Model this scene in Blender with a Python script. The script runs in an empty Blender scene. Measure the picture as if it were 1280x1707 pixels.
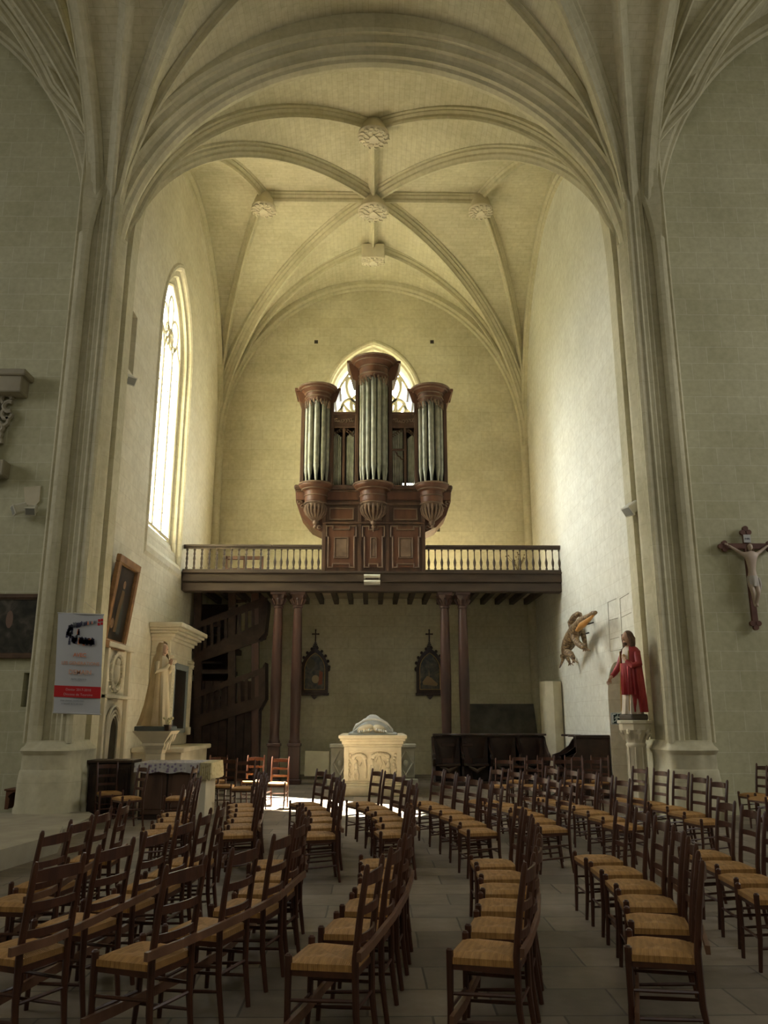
import bpy, math, random
from mathutils import Vector, Matrix
random.seed(7)
PI = math.pi
SC = bpy.context.scene
COL = SC.collection
# ------------------------------------------------------------------ camera
FPX, PITCH, YAW, EYE = 1360.0, math.radians(14.15), math.radians(0.85), 1.6
cam_d = bpy.data.cameras.new('camera'); cam = bpy.data.objects.new('camera', cam_d); COL.objects.link(cam)
cam.location = (0, 0, EYE)
cam.rotation_euler = (PI/2 + PITCH, 0, -YAW)
cam_d.sensor_fit = 'VERTICAL'; cam_d.sensor_height = 24.0; cam_d.lens = 24.0*FPX/1707.0
cam_d.clip_end = 200
SC.camera = cam
# ------------------------------------------------------------------ light
SC.view_settings.view_transform = 'Standard'; SC.view_settings.look = 'None'
SC.view_settings.gamma = 1.0; SC.view_settings.use_curve_mapping = False
SC.view_settings.exposure = 0.0
SC.cycles.max_bounces = 8
W = bpy.data.worlds.new('sky'); SC.world = W; W.use_nodes = True
bg = W.node_tree.nodes['Background']
_g = W.node_tree.nodes.new('ShaderNodeTexCoord'); _s = W.node_tree.nodes.new('ShaderNodeSeparateXYZ'); _r0 = W.node_tree.nodes.new('ShaderNodeValToRGB')
W.node_tree.links.new(_g.outputs['Generated'], _s.inputs[0]); W.node_tree.links.new(_s.outputs['Z'], _r0.inputs[0]); W.node_tree.links.new(_r0.outputs[0], bg.inputs[0])
_r0.color_ramp.elements[0].position = 0.0; _r0.color_ramp.elements[0].color = (0.20, 0.20, 0.14, 1)      # ground and gardens outside
_r0.color_ramp.elements[1].position = 0.03; _r0.color_ramp.elements[1].color = (0.97, 0.99, 1.0, 1)     # hazy bright sky
# 
bg.inputs[1].default_value = 24.5
sun_d = bpy.data.lights.new('sun', 'SUN'); sun = bpy.data.objects.new('sun', sun_d); COL.objects.link(sun)
sun_d.energy = 230.0; sun_d.angle = math.radians(0.6); sun_d.color = (1.0, 0.94, 0.82)
SE = math.radians(59.0)
sun.rotation_euler = Vector((0.82*math.cos(SE), -0.57*math.cos(SE), -math.sin(SE))).to_track_quat('-Z', 'Y').to_euler()
sun.location = (-20, 30, 30)
def area(name, loc, direction, sx, sy, power, color=(1,1,1), portal=False):
    d = bpy.data.lights.new(name, 'AREA'); d.shape = 'RECTANGLE'; d.size = sx; d.size_y = sy; d.energy = power; d.color = color
    o = bpy.data.objects.new(name, d); COL.objects.link(o); o.location = loc
    o.rotation_euler = Vector(direction).to_track_quat('-Z', 'Z').to_euler()
    if portal: d.cycles.is_portal = True
    return o
area('portal_side_window', (-5.75, 19.1, 9.4), (1, 0, 0), 3.0, 7.6, 0, portal=True)
area('portal_back_window', (0, 25.6, 10.3), (0, -1, 0), 3.2, 7.4, 0, portal=True)
# added area lamps in place of unseen nave windows, behind and beside the camera
area('north_nave_fill', (0.0, -3.6, 9.0), (0, 1, -0.35), 4.0, 7.0, 270, (1.0, 0.98, 0.93))
area('west_nave_fill', (16.0, 9.5, 8.5), (-1, 0, -0.35), 4.0, 7.0, 520, (1.0, 0.98, 0.93))
area('east_nave_fill', (-16.0, 9.5, 8.5), (1, 0, -0.35), 4.0, 7.0, 360, (1.0, 0.98, 0.95))
# ------------------------------------------------------------------ pixel helper (a photo pixel onto a plane of the place)
CP, SP, CY, SY = math.cos(PITCH), math.sin(PITCH), math.cos(YAW), math.sin(YAW)
_fw = Vector((SY*CP, CY*CP, SP)); _r = Vector((CY, -SY, 0)); _u = _r.cross(_fw)
def _ray(x, y): return _fw + _r*((x-640)/FPX) - _u*((y-853.5)/FPX)
def atY(x, y, Y): d = _ray(x, y); t = Y/d.y; return (d.x*t, EYE + d.z*t)
def atX(x, y, X): d = _ray(x, y); t = X/d.x; return (d.y*t, EYE + d.z*t)
def atZ(x, y, Z): d = _ray(x, y); t = (Z-EYE)/d.z; return (d.x*t, d.y*t)
# ------------------------------------------------------------------ mesh helpers
ORG = {}
def link(o, parent=None):
    COL.objects.link(o)
    if parent is not None: o.parent = parent
    return o
def tag(o, label=None, cat=None, group=None, kind=None):
    if label: o['label'] = label
    if cat: o['category'] = cat
    if group: o['group'] = group
    if kind: o['kind'] = kind
    return o
def thing(name, label, cat, loc=(0,0,0), rz=0.0, group=None):
    o = bpy.data.objects.new(name, None); COL.objects.link(o); o.empty_display_size = 0.1
    o.location = loc; o.rotation_euler = (0, 0, rz); ORG[o] = Vector(loc)
    return tag(o, label, cat, group)
class MB:
    """collects faces in world coordinates; build() links them as one mesh object"""
    def __init__(s): s.v = []; s.f = []; s.sm = []; s.uv = None
    def add(s, vs, fs, smooth=False):
        n = len(s.v); s.v += [tuple(p) for p in vs]
        for f in fs: s.f.append([i+n for i in f]); s.sm.append(smooth)
        return s
    def box(s, x0, x1, y0, y1, z0, z1, b=0.0, M=None):
        x0, x1 = sorted((x0, x1)); y0, y1 = sorted((y0, y1)); z0, z1 = sorted((z0, z1))
        b = min(b, (x1-x0)*.45, (y1-y0)*.45, (z1-z0)*.45)
        if b <= 0:
            vs = [(x, y, z) for x in (x0, x1) for y in (y0, y1) for z in (z0, z1)]
            fs = [(0,1,3,2),(4,6,7,5),(0,4,5,1),(2,3,7,6),(0,2,6,4),(1,5,7,3)]
        else:
            vs = []; idx = {}
            for i, x in enumerate((x0, x1)):
                for j, y in enumerate((y0, y1)):
                    for k, z in enumerate((z0, z1)):
                        sx, sy, sz = (1, -1)[i], (1, -1)[j], (1, -1)[k]
                        idx[i,j,k,0] = len(vs); vs.append((x, y+sy*b, z+sz*b))
                        idx[i,j,k,1] = len(vs); vs.append((x+sx*b, y, z+sz*b))
                        idx[i,j,k,2] = len(vs); vs.append((x+sx*b, y+sy*b, z))
            fs = []
            for i in (0,1):
                fs.append([idx[i,0,0,0], idx[i,0,1,0], idx[i,1,1,0], idx[i,1,0,0]])
                fs.append([idx[0,i,0,1], idx[1,i,0,1], idx[1,i,1,1], idx[0,i,1,1]])
                fs.append([idx[0,0,i,2], idx[0,1,i,2], idx[1,1,i,2], idx[1,0,i,2]])
                for j in (0,1):
                    fs.append([idx[i,j,0,0], idx[i,j,1,0], idx[i,j,1,1], idx[i,j,0,1]])
                    fs.append([idx[i,0,j,0], idx[i,1,j,0], idx[i,1,j,2], idx[i,0,j,2]])
                    fs.append([idx[0,i,j,1], idx[1,i,j,1], idx[1,i,j,2], idx[0,i,j,2]])
                    for k in (0,1): fs.append([idx[i,j,k,0], idx[i,j,k,1], idx[i,j,k,2]])
        if M is not None: vs = [M @ Vector(p) for p in vs]
        return s.add(vs, fs)
    def tube(s, pts, r, n=10, caps=True, smooth=True, sx=1.0):
        pts = [Vector(p) for p in pts]; N = len(pts)
        if not hasattr(r, '__len__'): r = [r]*N
        prev = None; vs = []
        for i, p in enumerate(pts):
            t = (pts[min(i+1, N-1)] - pts[max(i-1, 0)])
            t = t.normalized() if t.length > 1e-9 else Vector((0,0,1))
            if prev is None:
                a = Vector((1,0,0)) if abs(t.x) < .9 else Vector((0,1,0))
                u = (a - t*a.dot(t)).normalized()
            else:
                u = prev - t*prev.dot(t); u = u.normalized() if u.length > 1e-6 else Vector((1,0,0))
            prev = u; w = t.cross(u)
            for k in range(n):
                a = 2*PI*k/n; vs.append(p + (u*math.cos(a)*sx + w*math.sin(a))*r[i])
        fs = [(i*n+k, i*n+(k+1)%n, (i+1)*n+(k+1)%n, (i+1)*n+k) for i in range(N-1) for k in range(n)]
        s.add(vs, fs, smooth)
        if caps:
            s.add(vs[:n], [list(range(n))[::-1]]); s.add(vs[-n:], [list(range(n))])
        return s
    def lathe(s, cx, cy, prof, n=24, a0=0.0, a1=2*PI, sx=1.0, sy=1.0, smooth=True, fn=None):
        full = abs(a1-a0-2*PI) < 1e-6; m = n if full else n+1; vs = []
        for (r, z) in prof:
            for k in range(m):
                a = a0 + (a1-a0)*k/n; rr = r*(fn(a, z) if fn else 1.0)
                vs.append((cx+rr*math.cos(a)*sx, cy+rr*math.sin(a)*sy, z))
        fs = []
        for i in range(len(prof)-1):
            for k in range(n):
                k2 = (k+1) % m
                fs.append((i*m+k, i*m+k2, (i+1)*m+k2, (i+1)*m+k))
        s.add(vs, fs, smooth)
        if full:
            s.add(vs[:m], [list(range(m))[::-1]]); s.add(vs[-m:], [list(range(m))])
        return s
    def ball(s, c, rx, ry=None, rz=None, n=12, m=8, M=None):
        ry = ry or rx; rz = rz or rx; vs = []; c = Vector(c)
        for i in range(m+1):
            t = PI*i/m
            for k in range(n):
                a = 2*PI*k/n; p = Vector((rx*math.sin(t)*math.cos(a), ry*math.sin(t)*math.sin(a), rz*math.cos(t)))
                if M is not None: p = M @ p
                vs.append(c+p)
        fs = [(i*n+k, (i+1)*n+k, (i+1)*n+(k+1)%n, i*n+(k+1)%n) for i in range(m) for k in range(n)]
        return s.add(vs, fs, True)
    def sweep(s, pts, frames, prof, closed=False, smooth=False, caps=True):
        """prof: list of (b, n) carried along pts; frames: list of (B, N) vectors"""
        m = len(prof); vs = []
        for p, (B, Nn) in zip(pts, frames):
            for (b, n) in prof: vs.append(Vector(p) + B*b + Nn*n)
        fs = []; K = m if closed else m-1
        for i in range(len(pts)-1):
            for k in range(K): fs.append((i*m+k, i*m+(k+1)%m, (i+1)*m+(k+1)%m, (i+1)*m+k))
        s.add(vs, fs, smooth)
        if caps and closed:
            s.add(vs[:m], [list(range(m))[::-1]]); s.add(vs[-m:], [list(range(m))])
        return s
    def prism(s, poly, axis, a, b, smooth=False):
        """poly in the two other axes, extruded along axis from a to b"""
        def P(u, v, w): return {'x': (w, u, v), 'y': (u, w, v), 'z': (u, v, w)}[axis]
        n = len(poly)
        s.add([P(u, v, a) for u, v in poly], [list(range(n))]); s.add([P(u, v, b) for u, v in poly], [list(range(n))[::-1]])
        vs = [P(u, v, a) for u, v in poly] + [P(u, v, b) for u, v in poly]
        return s.add(vs, [(i, (i+1)%n, n+(i+1)%n, n+i) for i in range(n)], smooth)
    def mesh(s, name, mat, org=Vector((0,0,0)), fix=True):
        me = bpy.data.meshes.new(name)
        me.from_pydata([(p[0]-org.x, p[1]-org.y, p[2]-org.z) for p in s.v], [], s.f)
        me.polygons.foreach_set('use_smooth', s.sm); me.materials.append(mat)
        if fix and any(s.sm): me.set_sharp_from_angle(angle=math.radians(38))
        if s.uv:
            l = me.uv_layers.new(name='UVMap')
            for i, lo in enumerate(me.loops): l.data[i].uv = s.uv[lo.vertex_index]
        me.update()
        if fix:
            import bmesh
            b = bmesh.new(); b.from_mesh(me); bmesh.ops.recalc_face_normals(b, faces=b.faces); b.to_mesh(me); b.free()
        return me
    def build(s, name, mat, parent=None, fix=True, M=None):
        org = ORG.get(parent, Vector((0,0,0))) if parent is not None else Vector((0,0,0))
        if M is not None: s.v = [tuple(M @ Vector(p)) for p in s.v]
        o = bpy.data.objects.new(name, s.mesh(name, mat, org, fix)); link(o, parent); ORG[o] = org
        return o
def struct(name, mb, mat, fix=True, parent=None):
    o = mb.build(name, mat, parent, fix); o['kind'] = 'structure'; return o
def part(name, mb, mat, parent, label=None, M=None):
    o = mb.build(name, mat, parent, M=M)
    if label: o['label'] = label
    return o
def single(name, mb, mat, label, cat, group=None):
    """a thing that is one mesh, its origin at the middle of its base"""
    xs, ys, zs = zip(*s3(mb.v)); c = Vector(((min(xs)+max(xs))/2, (min(ys)+max(ys))/2, min(zs)))
    o = bpy.data.objects.new(name, mb.mesh(name, mat, c)); COL.objects.link(o); o.location = c; ORG[o] = c
    return tag(o, label, cat, group)
def s3(v): return [(p[0], p[1], p[2]) for p in v]
# ------------------------------------------------------------------ materials
def nodes(name, rough=0.8, spec=0.3):
    m = bpy.data.materials.new(name); m.use_nodes = True; nt = m.node_tree; b = nt.nodes['Principled BSDF']
    b.inputs['Roughness'].default_value = rough
    b.inputs['Specular IOR Level'].default_value = spec
    return m, nt, b
def N(nt, t, **kw):
    n = nt.nodes.new(t)
    for k, v in kw.items():
        if k in n.inputs: n.inputs[k].default_value = v
        else: setattr(n, k, v)
    return n
def noise_mat(name, c1, c2, scale=4.0, rough=0.75, bump=0.15, spec=0.3, detail=5.0, stretch=None, metal=0.0, dist=0.01):
    m, nt, b = nodes(name, rough, spec); L = nt.links.new
    g = N(nt, 'ShaderNodeTexCoord'); n = N(nt, 'ShaderNodeTexNoise'); n.inputs['Scale'].default_value = scale; n.inputs['Detail'].default_value = detail
    if stretch:
        mp = N(nt, 'ShaderNodeMapping'); mp.inputs['Scale'].default_value = stretch
        L(g.outputs['Object'], mp.inputs[0]); L(mp.outputs[0], n.inputs['Vector'])
    else: L(g.outputs['Object'], n.inputs['Vector'])
    r = N(nt, 'ShaderNodeValToRGB'); r.color_ramp.elements[0].color = (*c1, 1); r.color_ramp.elements[1].color = (*c2, 1)
    r.color_ramp.elements[0].position = 0.32; r.color_ramp.elements[1].position = 0.68
    L(n.outputs[0], r.inputs[0]); L(r.outputs[0], b.inputs['Base Color']); b.inputs['Metallic'].default_value = metal
    if bump:
        bp = N(nt, 'ShaderNodeBump'); bp.inputs['Strength'].default_value = bump; bp.inputs['Distance'].default_value = dist
        L(n.outputs[0], bp.inputs['Height']); L(bp.outputs[0], b.inputs['Normal'])
    return m
def stone_mat(name, plane, c1, c2, mortar, bw=0.7, rh=0.33, ms=0.006, use_uv=False, bump=0.25, sc=1.0, rough=0.85, stain=0.35, vary=1.0):
    """coursed ashlar: brick pattern in the wall's own plane, blotches and pits over it"""
    m, nt, b = nodes(name, rough, 0.2); L = nt.links.new
    if use_uv: src = N(nt, 'ShaderNodeUVMap').outputs[0]
    else:
        g = N(nt, 'ShaderNodeNewGeometry'); sp = N(nt, 'ShaderNodeSeparateXYZ'); cb = N(nt, 'ShaderNodeCombineXYZ'); L(g.outputs['Position'], sp.inputs[0])
        ax = {'xz': ('X', 'Z'), 'yz': ('Y', 'Z'), 'xy': ('X', 'Y')}[plane]
        L(sp.outputs[ax[0]], cb.inputs[0]); L(sp.outputs[ax[1]], cb.inputs[1]); src = cb.outputs[0]
    # slightly wandering joints
    g2 = N(nt, 'ShaderNodeNewGeometry')
    wn = N(nt, 'ShaderNodeTexNoise'); wn.inputs['Scale'].default_value = 1.3*sc; L(g2.outputs['Position'], wn.inputs['Vector'])
    wm = N(nt, 'ShaderNodeVectorMath', operation='SCALE'); wm.inputs['Scale'].default_value = 0.03; L(wn.outputs['Color'], wm.inputs[0])
    wa = N(nt, 'ShaderNodeVectorMath', operation='ADD'); L(src, wa.inputs[0]); L(wm.outputs[0], wa.inputs[1])
    br = N(nt, 'ShaderNodeTexBrick'); L(wa.outputs[0], br.inputs['Vector'])
    br.inputs['Color1'].default_value = (*c1, 1); br.inputs['Color2'].default_value = (*c2, 1); br.inputs['Mortar'].default_value = (*mortar, 1)
    br.inputs['Scale'].default_value = 1.0; br.inputs['Mortar Size'].default_value = ms; br.inputs['Mortar Smooth'].default_value = 0.3
    br.inputs['Brick Width'].default_value = bw; br.inputs['Row Height'].default_value = rh; br.inputs['Bias'].default_value = 0.0
    n1 = N(nt, 'ShaderNodeTexNoise'); n1.inputs['Scale'].default_value = 0.55*sc; n1.inputs['Detail'].default_value = 8; n1.inputs['Roughness'].default_value = 0.62
    L(g2.outputs['Position'], n1.inputs['Vector'])
    r1 = N(nt, 'ShaderNodeValToRGB'); r1.color_ramp.elements[0].position = 0.3; r1.color_ramp.elements[0].color = (1-stain, 1-stain*1.02, 1-stain*1.15, 1)
    r1.color_ramp.elements[1].position = 0.62; r1.color_ramp.elements[1].color = (1, 1, 1, 1); L(n1.outputs[0], r1.inputs[0])
    mx = N(nt, 'ShaderNodeMix', data_type='RGBA', blend_type='MULTIPLY'); mx.inputs[0].default_value = 1.0
    L(br.outputs['Color'], mx.inputs[6]); L(r1.outputs[0], mx.inputs[7])
    n2 = N(nt, 'ShaderNodeTexNoise'); n2.inputs['Scale'].default_value = 9*sc; n2.inputs['Detail'].default_value = 6; L(g2.outputs['Position'], n2.inputs['Vector'])
    r2 = N(nt, 'ShaderNodeValToRGB'); r2.color_ramp.elements[0].position = 0.3; r2.color_ramp.elements[0].color = (0.88, 0.87, 0.84, 1)
    r2.color_ramp.elements[1].position = 0.7; r2.color_ramp.elements[1].color = (1.04, 1.04, 1.04, 1); L(n2.outputs[0], r2.inputs[0])
    m2 = N(nt, 'ShaderNodeMix', data_type='RGBA', blend_type='MULTIPLY'); m2.inputs[0].default_value = 1.0
    L(mx.outputs[2], m2.inputs[6]); L(r2.outputs[0], m2.inputs[7]); L(m2.outputs[2], b.inputs['Base Color'])
    mt = N(nt, 'ShaderNodeMath', operation='MULTIPLY'); mt.inputs[1].default_value = -1.0; L(br.outputs['Fac'], mt.inputs[0])
    ad = N(nt, 'ShaderNodeMath', operation='MULTIPLY_ADD'); ad.inputs[1].default_value = 0.5; L(n2.outputs[0], ad.inputs[0]); L(mt.outputs[0], ad.inputs[2])
    bp = N(nt, 'ShaderNodeBump'); bp.inputs['Strength'].default_value = bump; bp.inputs['Distance'].default_value = 0.012
    L(ad.outputs[0], bp.inputs['Height']); L(bp.outputs[0], b.inputs['Normal'])
    return m
ST1, ST2, MO = (0.68, 0.635, 0.46), (0.64, 0.59, 0.41), (0.55, 0.50, 0.345)
M_WALL_X = stone_mat('tuffeau_wall_front', 'xz', ST1, ST2, MO, stain=0.28)
M_WALL_Y = stone_mat('tuffeau_wall_side', 'yz', (0.74, 0.70, 0.56), (0.70, 0.65, 0.50), (0.62, 0.57, 0.43), stain=0.15)
M_WALL_R = stone_mat('lit_wall_side', 'yz', (0.80, 0.785, 0.68), (0.77, 0.75, 0.64), (0.68, 0.65, 0.54), stain=0.12)  # paler than the left wall: the window light is put into the colour
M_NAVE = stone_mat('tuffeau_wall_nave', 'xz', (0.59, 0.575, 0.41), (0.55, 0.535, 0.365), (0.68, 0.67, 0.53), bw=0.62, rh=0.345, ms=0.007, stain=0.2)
M_VAULT = stone_mat('vault_web_stone', 'uv', (0.65, 0.61, 0.445), (0.60, 0.56, 0.39), (0.53, 0.49, 0.33), bw=0.42, rh=0.13, ms=0.006, use_uv=True, bump=0.3, stain=0.25)
M_RIB = stone_mat('rib_stone', 'xz', (0.62, 0.58, 0.42), (0.58, 0.54, 0.38), (0.52, 0.48, 0.34), bw=30.0, rh=0.62, ms=0.005, stain=0.25)
M_RIBU = stone_mat('rib_stone_along', 'uv', (0.62, 0.58, 0.415), (0.585, 0.545, 0.38), (0.52, 0.48, 0.33), bw=0.6, rh=30.0, ms=0.005, use_uv=True, stain=0.25)
M_FLOOR = stone_mat('floor_slabs', 'xy', (0.31, 0.258, 0.205), (0.20, 0.168, 0.135), (0.13, 0.11, 0.09), bw=0.72, rh=0.46, ms=0.008, rough=0.55, stain=0.5)
M_PALE = noise_mat('carved_pale_stone', (0.58, 0.52, 0.38), (0.70, 0.64, 0.48), 3.0, 0.8, 0.2)
M_CHAIR = noise_mat('chair_wood', (0.048, 0.017, 0.009), (0.088, 0.030, 0.014), 14, 0.38, 0.05, 0.5, stretch=(1,1,0.2))
M_WOOD = noise_mat('organ_wood', (0.055, 0.029, 0.018), (0.115, 0.060, 0.035), 5, 0.5, 0.1, 0.4, stretch=(1,1,0.25))
M_WOOD_PANEL = noise_mat('organ_panel_wood', (0.080, 0.032, 0.017), (0.14, 0.060, 0.030), 5, 0.5, 0.1, 0.4, stretch=(1,1,0.25))
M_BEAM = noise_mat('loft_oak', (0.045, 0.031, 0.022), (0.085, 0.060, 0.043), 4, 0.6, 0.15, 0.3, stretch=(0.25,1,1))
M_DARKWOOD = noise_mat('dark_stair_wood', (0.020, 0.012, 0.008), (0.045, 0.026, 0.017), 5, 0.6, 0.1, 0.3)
M_STALL = noise_mat('stall_wood', (0.022, 0.012, 0.008), (0.05, 0.026, 0.016), 6, 0.4, 0.1, 0.45)
# ================================================================== THE SHELL
XW = 4.95; YB = 24.8; YN = 14.55
def arch_loop(c, half, z0, zs, apex, n=14, a0=0.0):
    """pointed-arch outline as (u, z), from the bottom left counter-clockwise"""
    h = apex - zs; R = (half*half + h*h)/(2*half)
    pts = [(c-half, z0), (c+half, z0)]
    th = math.asin(min(1, h/R))
    for i in range(n+1):
        a = th*i/n; pts.append((c + half - R + R*math.cos(a), zs + R*math.sin(a)))
    for i in range(n-1, -1, -1):
        a = th*i/n; pts.append((c - half + R - R*math.cos(a), zs + R*math.sin(a)))
    return pts
def round_loop(c, half, z0, zs, n=14):
    return [(c-half, z0), (c+half, z0)] + [(c+half*math.cos(PI*i/n), zs+half*math.sin(PI*i/n)) for i in range(n+1)]
def wall_with_holes(outer, holes, to3):
    import bmesh
    b = bmesh.new(); es = []
    for loop in [outer]+holes:
        vs = [b.verts.new(to3(*p)) for p in loop]
        es += [b.edges.new((vs[i], vs[(i+1) % len(vs)])) for i in range(len(vs))]
    bmesh.ops.triangle_fill(b, use_beauty=True, use_dissolve=False, edges=es)
    mb = MB(); b.verts.index_update(); mb.add([tuple(v.co) for v in b.verts], [[v.index for v in f.verts] for f in b.faces]); b.free()
    return mb
def reveal(mb, loops, to3s, closed=True):
    """join successive outlines (each a list of (u,z)) lying at successive depths"""
    base = len(mb.v); n = len(loops[0]); vs = []
    for lp, d in zip(loops, to3s): vs += [d(*p) for p in lp]
    fs = [(i*n+k, i*n+(k+1)%n, (i+1)*n+(k+1)%n, (i+1)*n+k) for i in range(len(loops)-1) for k in range(n)]
    mb.add(vs, fs, False); return mb
# floor
mb = MB(); mb.add([(-17,-4,0),(17,-4,0),(17,26,0),(-17,26,0)], [(0,1,2,3)]); struct('floor', mb, M_FLOOR)
# --- back wall with its window
def win_steps(c, half, z0, zs, apex, splay, sill):
    """outlines from the wall face to the glass: rolls and hollows, sloping sill"""
    out = []
    for k, (s, d) in enumerate(splay):
        hh = half - s; out.append(arch_loop(c, hh, z0 + sill*(s/splay[-1][0] if splay[-1][0] else 0), zs, apex - s*1.25))
    return out
BW = win_steps(0.03, 1.62, 6.6, 11.6, 13.75, [(0,0),(.05,0),(.10,.05),(.16,.05),(.18,.14),(.24,.16),(.26,.24),(.33,.32)], 0.35)
mb = wall_with_holes([(-6,-.2),(6,-.2),(6,18.5),(-6,18.5)], [BW[0]], lambda u, z: (u, YB, z))
reveal(mb, BW, [(lambda u, z, d=d: (u, YB+d, z)) for (_, d) in [(0,0),(.05,-.05),(.10,-.05),(.16,.0),(.18,.10),(.24,.14),(.26,.24),(.33,.40)]])
struct('wall_back', mb, M_WALL_X)
# --- left wall with tall window
LW_SP = [(0,0),(.04,-.04),(.10,-.04),(.15,.0),(.17,.07),(.25,.09),(.29,.09),(.31,.16),(.38,.20),(.42,.26),(.45,.32)]
LW = win_steps(19.12, 1.70, 5.05, 10.6, 13.05, LW_SP, 0.95)
hole = [(15.0,8.45),(15.72,8.45),(15.72,9.75),(15.0,9.75)]
mb = wall_with_holes([(14.3,-.2),(25.2,-.2),(25.2,18.5),(14.3,18.5)], [LW[0], hole], lambda u, z: (-XW, u, z))
reveal(mb, LW, [(lambda u, z, d=d: (-XW-d, u, z)) for (_, d) in LW_SP])
reveal(mb, [hole, hole], [lambda u, z: (-XW, u, z), lambda u, z: (-XW-.4, u, z)])
mb.box(-XW-.45,-XW-.38,14.8,15.9,8.3,9.9)
struct('wall_left', mb, M_WALL_Y)
# --- right wall with the round-headed doorway
DR = round_loop(16.72, 0.72, -.01, 1.98)
mb = wall_with_holes([(14.3,-.2),(25.2,-.2),(25.2,18.5),(14.3,18.5)], [[(16.0,-.01),(17.44,-.01)]+DR[2:]], lambda u, z: (XW, u, z))
DL = [(16.0,-.01),(17.44,-.01)]+DR[2:]
reveal(mb, [DL, DL], [lambda u, z: (XW, u, z), lambda u, z: (XW+.42, u, z)])
struct('wall_right', mb, M_WALL_R)
mb = MB(); mb.box(XW+.38, XW+.5, 15.8, 17.6, 0, 3.0); struct('door_1', mb, noise_mat('tan_door', (0.36,0.27,0.17), (0.42,0.32,0.21), 3, 0.7, 0.05))
# --- nave walls either side of the chapel (they face the camera)
for sgn, nm in ((-1, 'wall_nave_left'), (1, 'wall_nave_right')):
    x0, x1 = sorted((sgn*5.2, sgn*17.0))
    if sgn < 0:
        rec = [(-6.05,1.78),(-5.9,1.78),(-5.9,2.36),(-6.05,2.36)]
        mb = wall_with_holes([(x0,-.2),(x1,-.2),(x1,18.5),(x0,18.5)], [rec], lambda u, z: (u, YN, z))
        reveal(mb, [rec, rec], [lambda u, z: (u, YN, z), lambda u, z: (u, YN+.3, z)]); mb.box(-6.1,-5.85,YN+.29,YN+.33,1.7,2.4)
    else:
        mb = MB(); mb.add([(x0,YN,-.2),(x1,YN,-.2),(x1,YN,18.5),(x0,YN,18.5)], [(0,1,2,3)])
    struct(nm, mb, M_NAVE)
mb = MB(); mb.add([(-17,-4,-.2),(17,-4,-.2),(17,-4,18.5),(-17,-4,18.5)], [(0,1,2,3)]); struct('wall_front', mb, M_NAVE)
for s_ in (-1, 1):
    mb = MB(); mb.add([(s_*17,-4,-.2),(s_*17,15.2,-.2),(s_*17,15.2,18.5),(s_*17,-4,18.5)], [(0,1,2,3)])
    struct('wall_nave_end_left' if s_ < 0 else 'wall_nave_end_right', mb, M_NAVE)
mb = MB(); mb.box(-17.1,17.1,-4.1,15.1,18.4,18.6); struct('light_lid_nave', mb, M_WOOD)  # unseen lid above the nave vaults, added to stop light leaks
mb = MB(); mb.box(-5.3,5.3,15.0,25.0,18.4,18.6); struct('light_lid_chapel', mb, M_WOOD)  # unseen lid over the chapel vault, added against light leaks as well
mb = MB(); mb.add([(-17,-4,16.4),(17,-4,16.4),(17,2.3,16.4),(-17,2.3,16.4)], [(0,1,2,3)]); struct('ceiling_front', mb, M_NAVE)
# ------------------------------------------------------------------ vaults
def web_bay(name, xc, wx, yc, wy, z0, h):
    mb = MB(); mb.uv = []
    T, S = 40, 10
    for sector in range(4):
        vs = []; fs = []
        for i in range(T+1):
            t = PI*i/T; c = -math.cos(t); z = z0 + h*math.sin(t); reach = 1-abs(c)
            for j in range(S+1):
                s = j/S
                if sector < 2:
                    sg = -1 if sector == 0 else 1
                    x = xc + wx*c; y = yc + sg*wy*(1 - s*reach); arc = (abs(t-PI/2))*0.5*(wx+h); al = y
                else:
                    sg = -1 if sector == 2 else 1
                    y = yc + wy*c; x = xc + sg*wx*(1 - s*reach); arc = (abs(t-PI/2))*0.5*(wy+h); al = x
                vs.append((x, y, z)); mb.uv.append((al, arc))
        for i in range(T):
            for j in range(S): fs.append((i*(S+1)+j, (i+1)*(S+1)+j, (i+1)*(S+1)+j+1, i*(S+1)+j+1))
        mb.add(vs, fs, True)
    return struct(name, mb, M_VAULT, fix=False)
CH = (0.0, 5.1, 19.75, 5.3, 10.1, 5.72)
NV = (0.0, 5.15, 7.95, 5.95, 10.1, 5.45)
web_bay('ceiling_chapel', *CH)
web_bay('ceiling_nave', *NV)
SL = (-11.15, 5.5, 8.2, 6.4, 10.6, 6.6); SR = (11.15, 5.5, 8.2, 6.4, 10.6, 6.6)
web_bay('ceiling_nave_left', *SL); web_bay('ceiling_nave_right', *SR)
def hgt(bay, x, y):
    xc, wx, yc, wy, z0, h = bay
    u = min(abs(x-xc)/wx, abs(y-yc)/wy, 1.0)
    return z0 + h*math.sqrt(max(0.0, 1-u*u))
RIB_BIG = [(-.21,-.3),(-.21,.03),(-.155,.05),(-.155,.10),(-.09,.15),(-.09,.20),(-.05,.25),(-.03,.30),(.03,.30),(.05,.25),(.09,.20),(.09,.15),(.155,.10),(.155,.05),(.21,.03),(.21,-.3)]
RIB_MED = [(-.14,-.25),(-.14,.02),(-.10,.05),(-.10,.08),(-.05,.13),(-.045,.19),(-.02,.24),(.02,.24),(.045,.19),(.05,.13),(.10,.08),(.10,.05),(.14,.02),(.14,-.25)]
RIB_N = [0]
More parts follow.
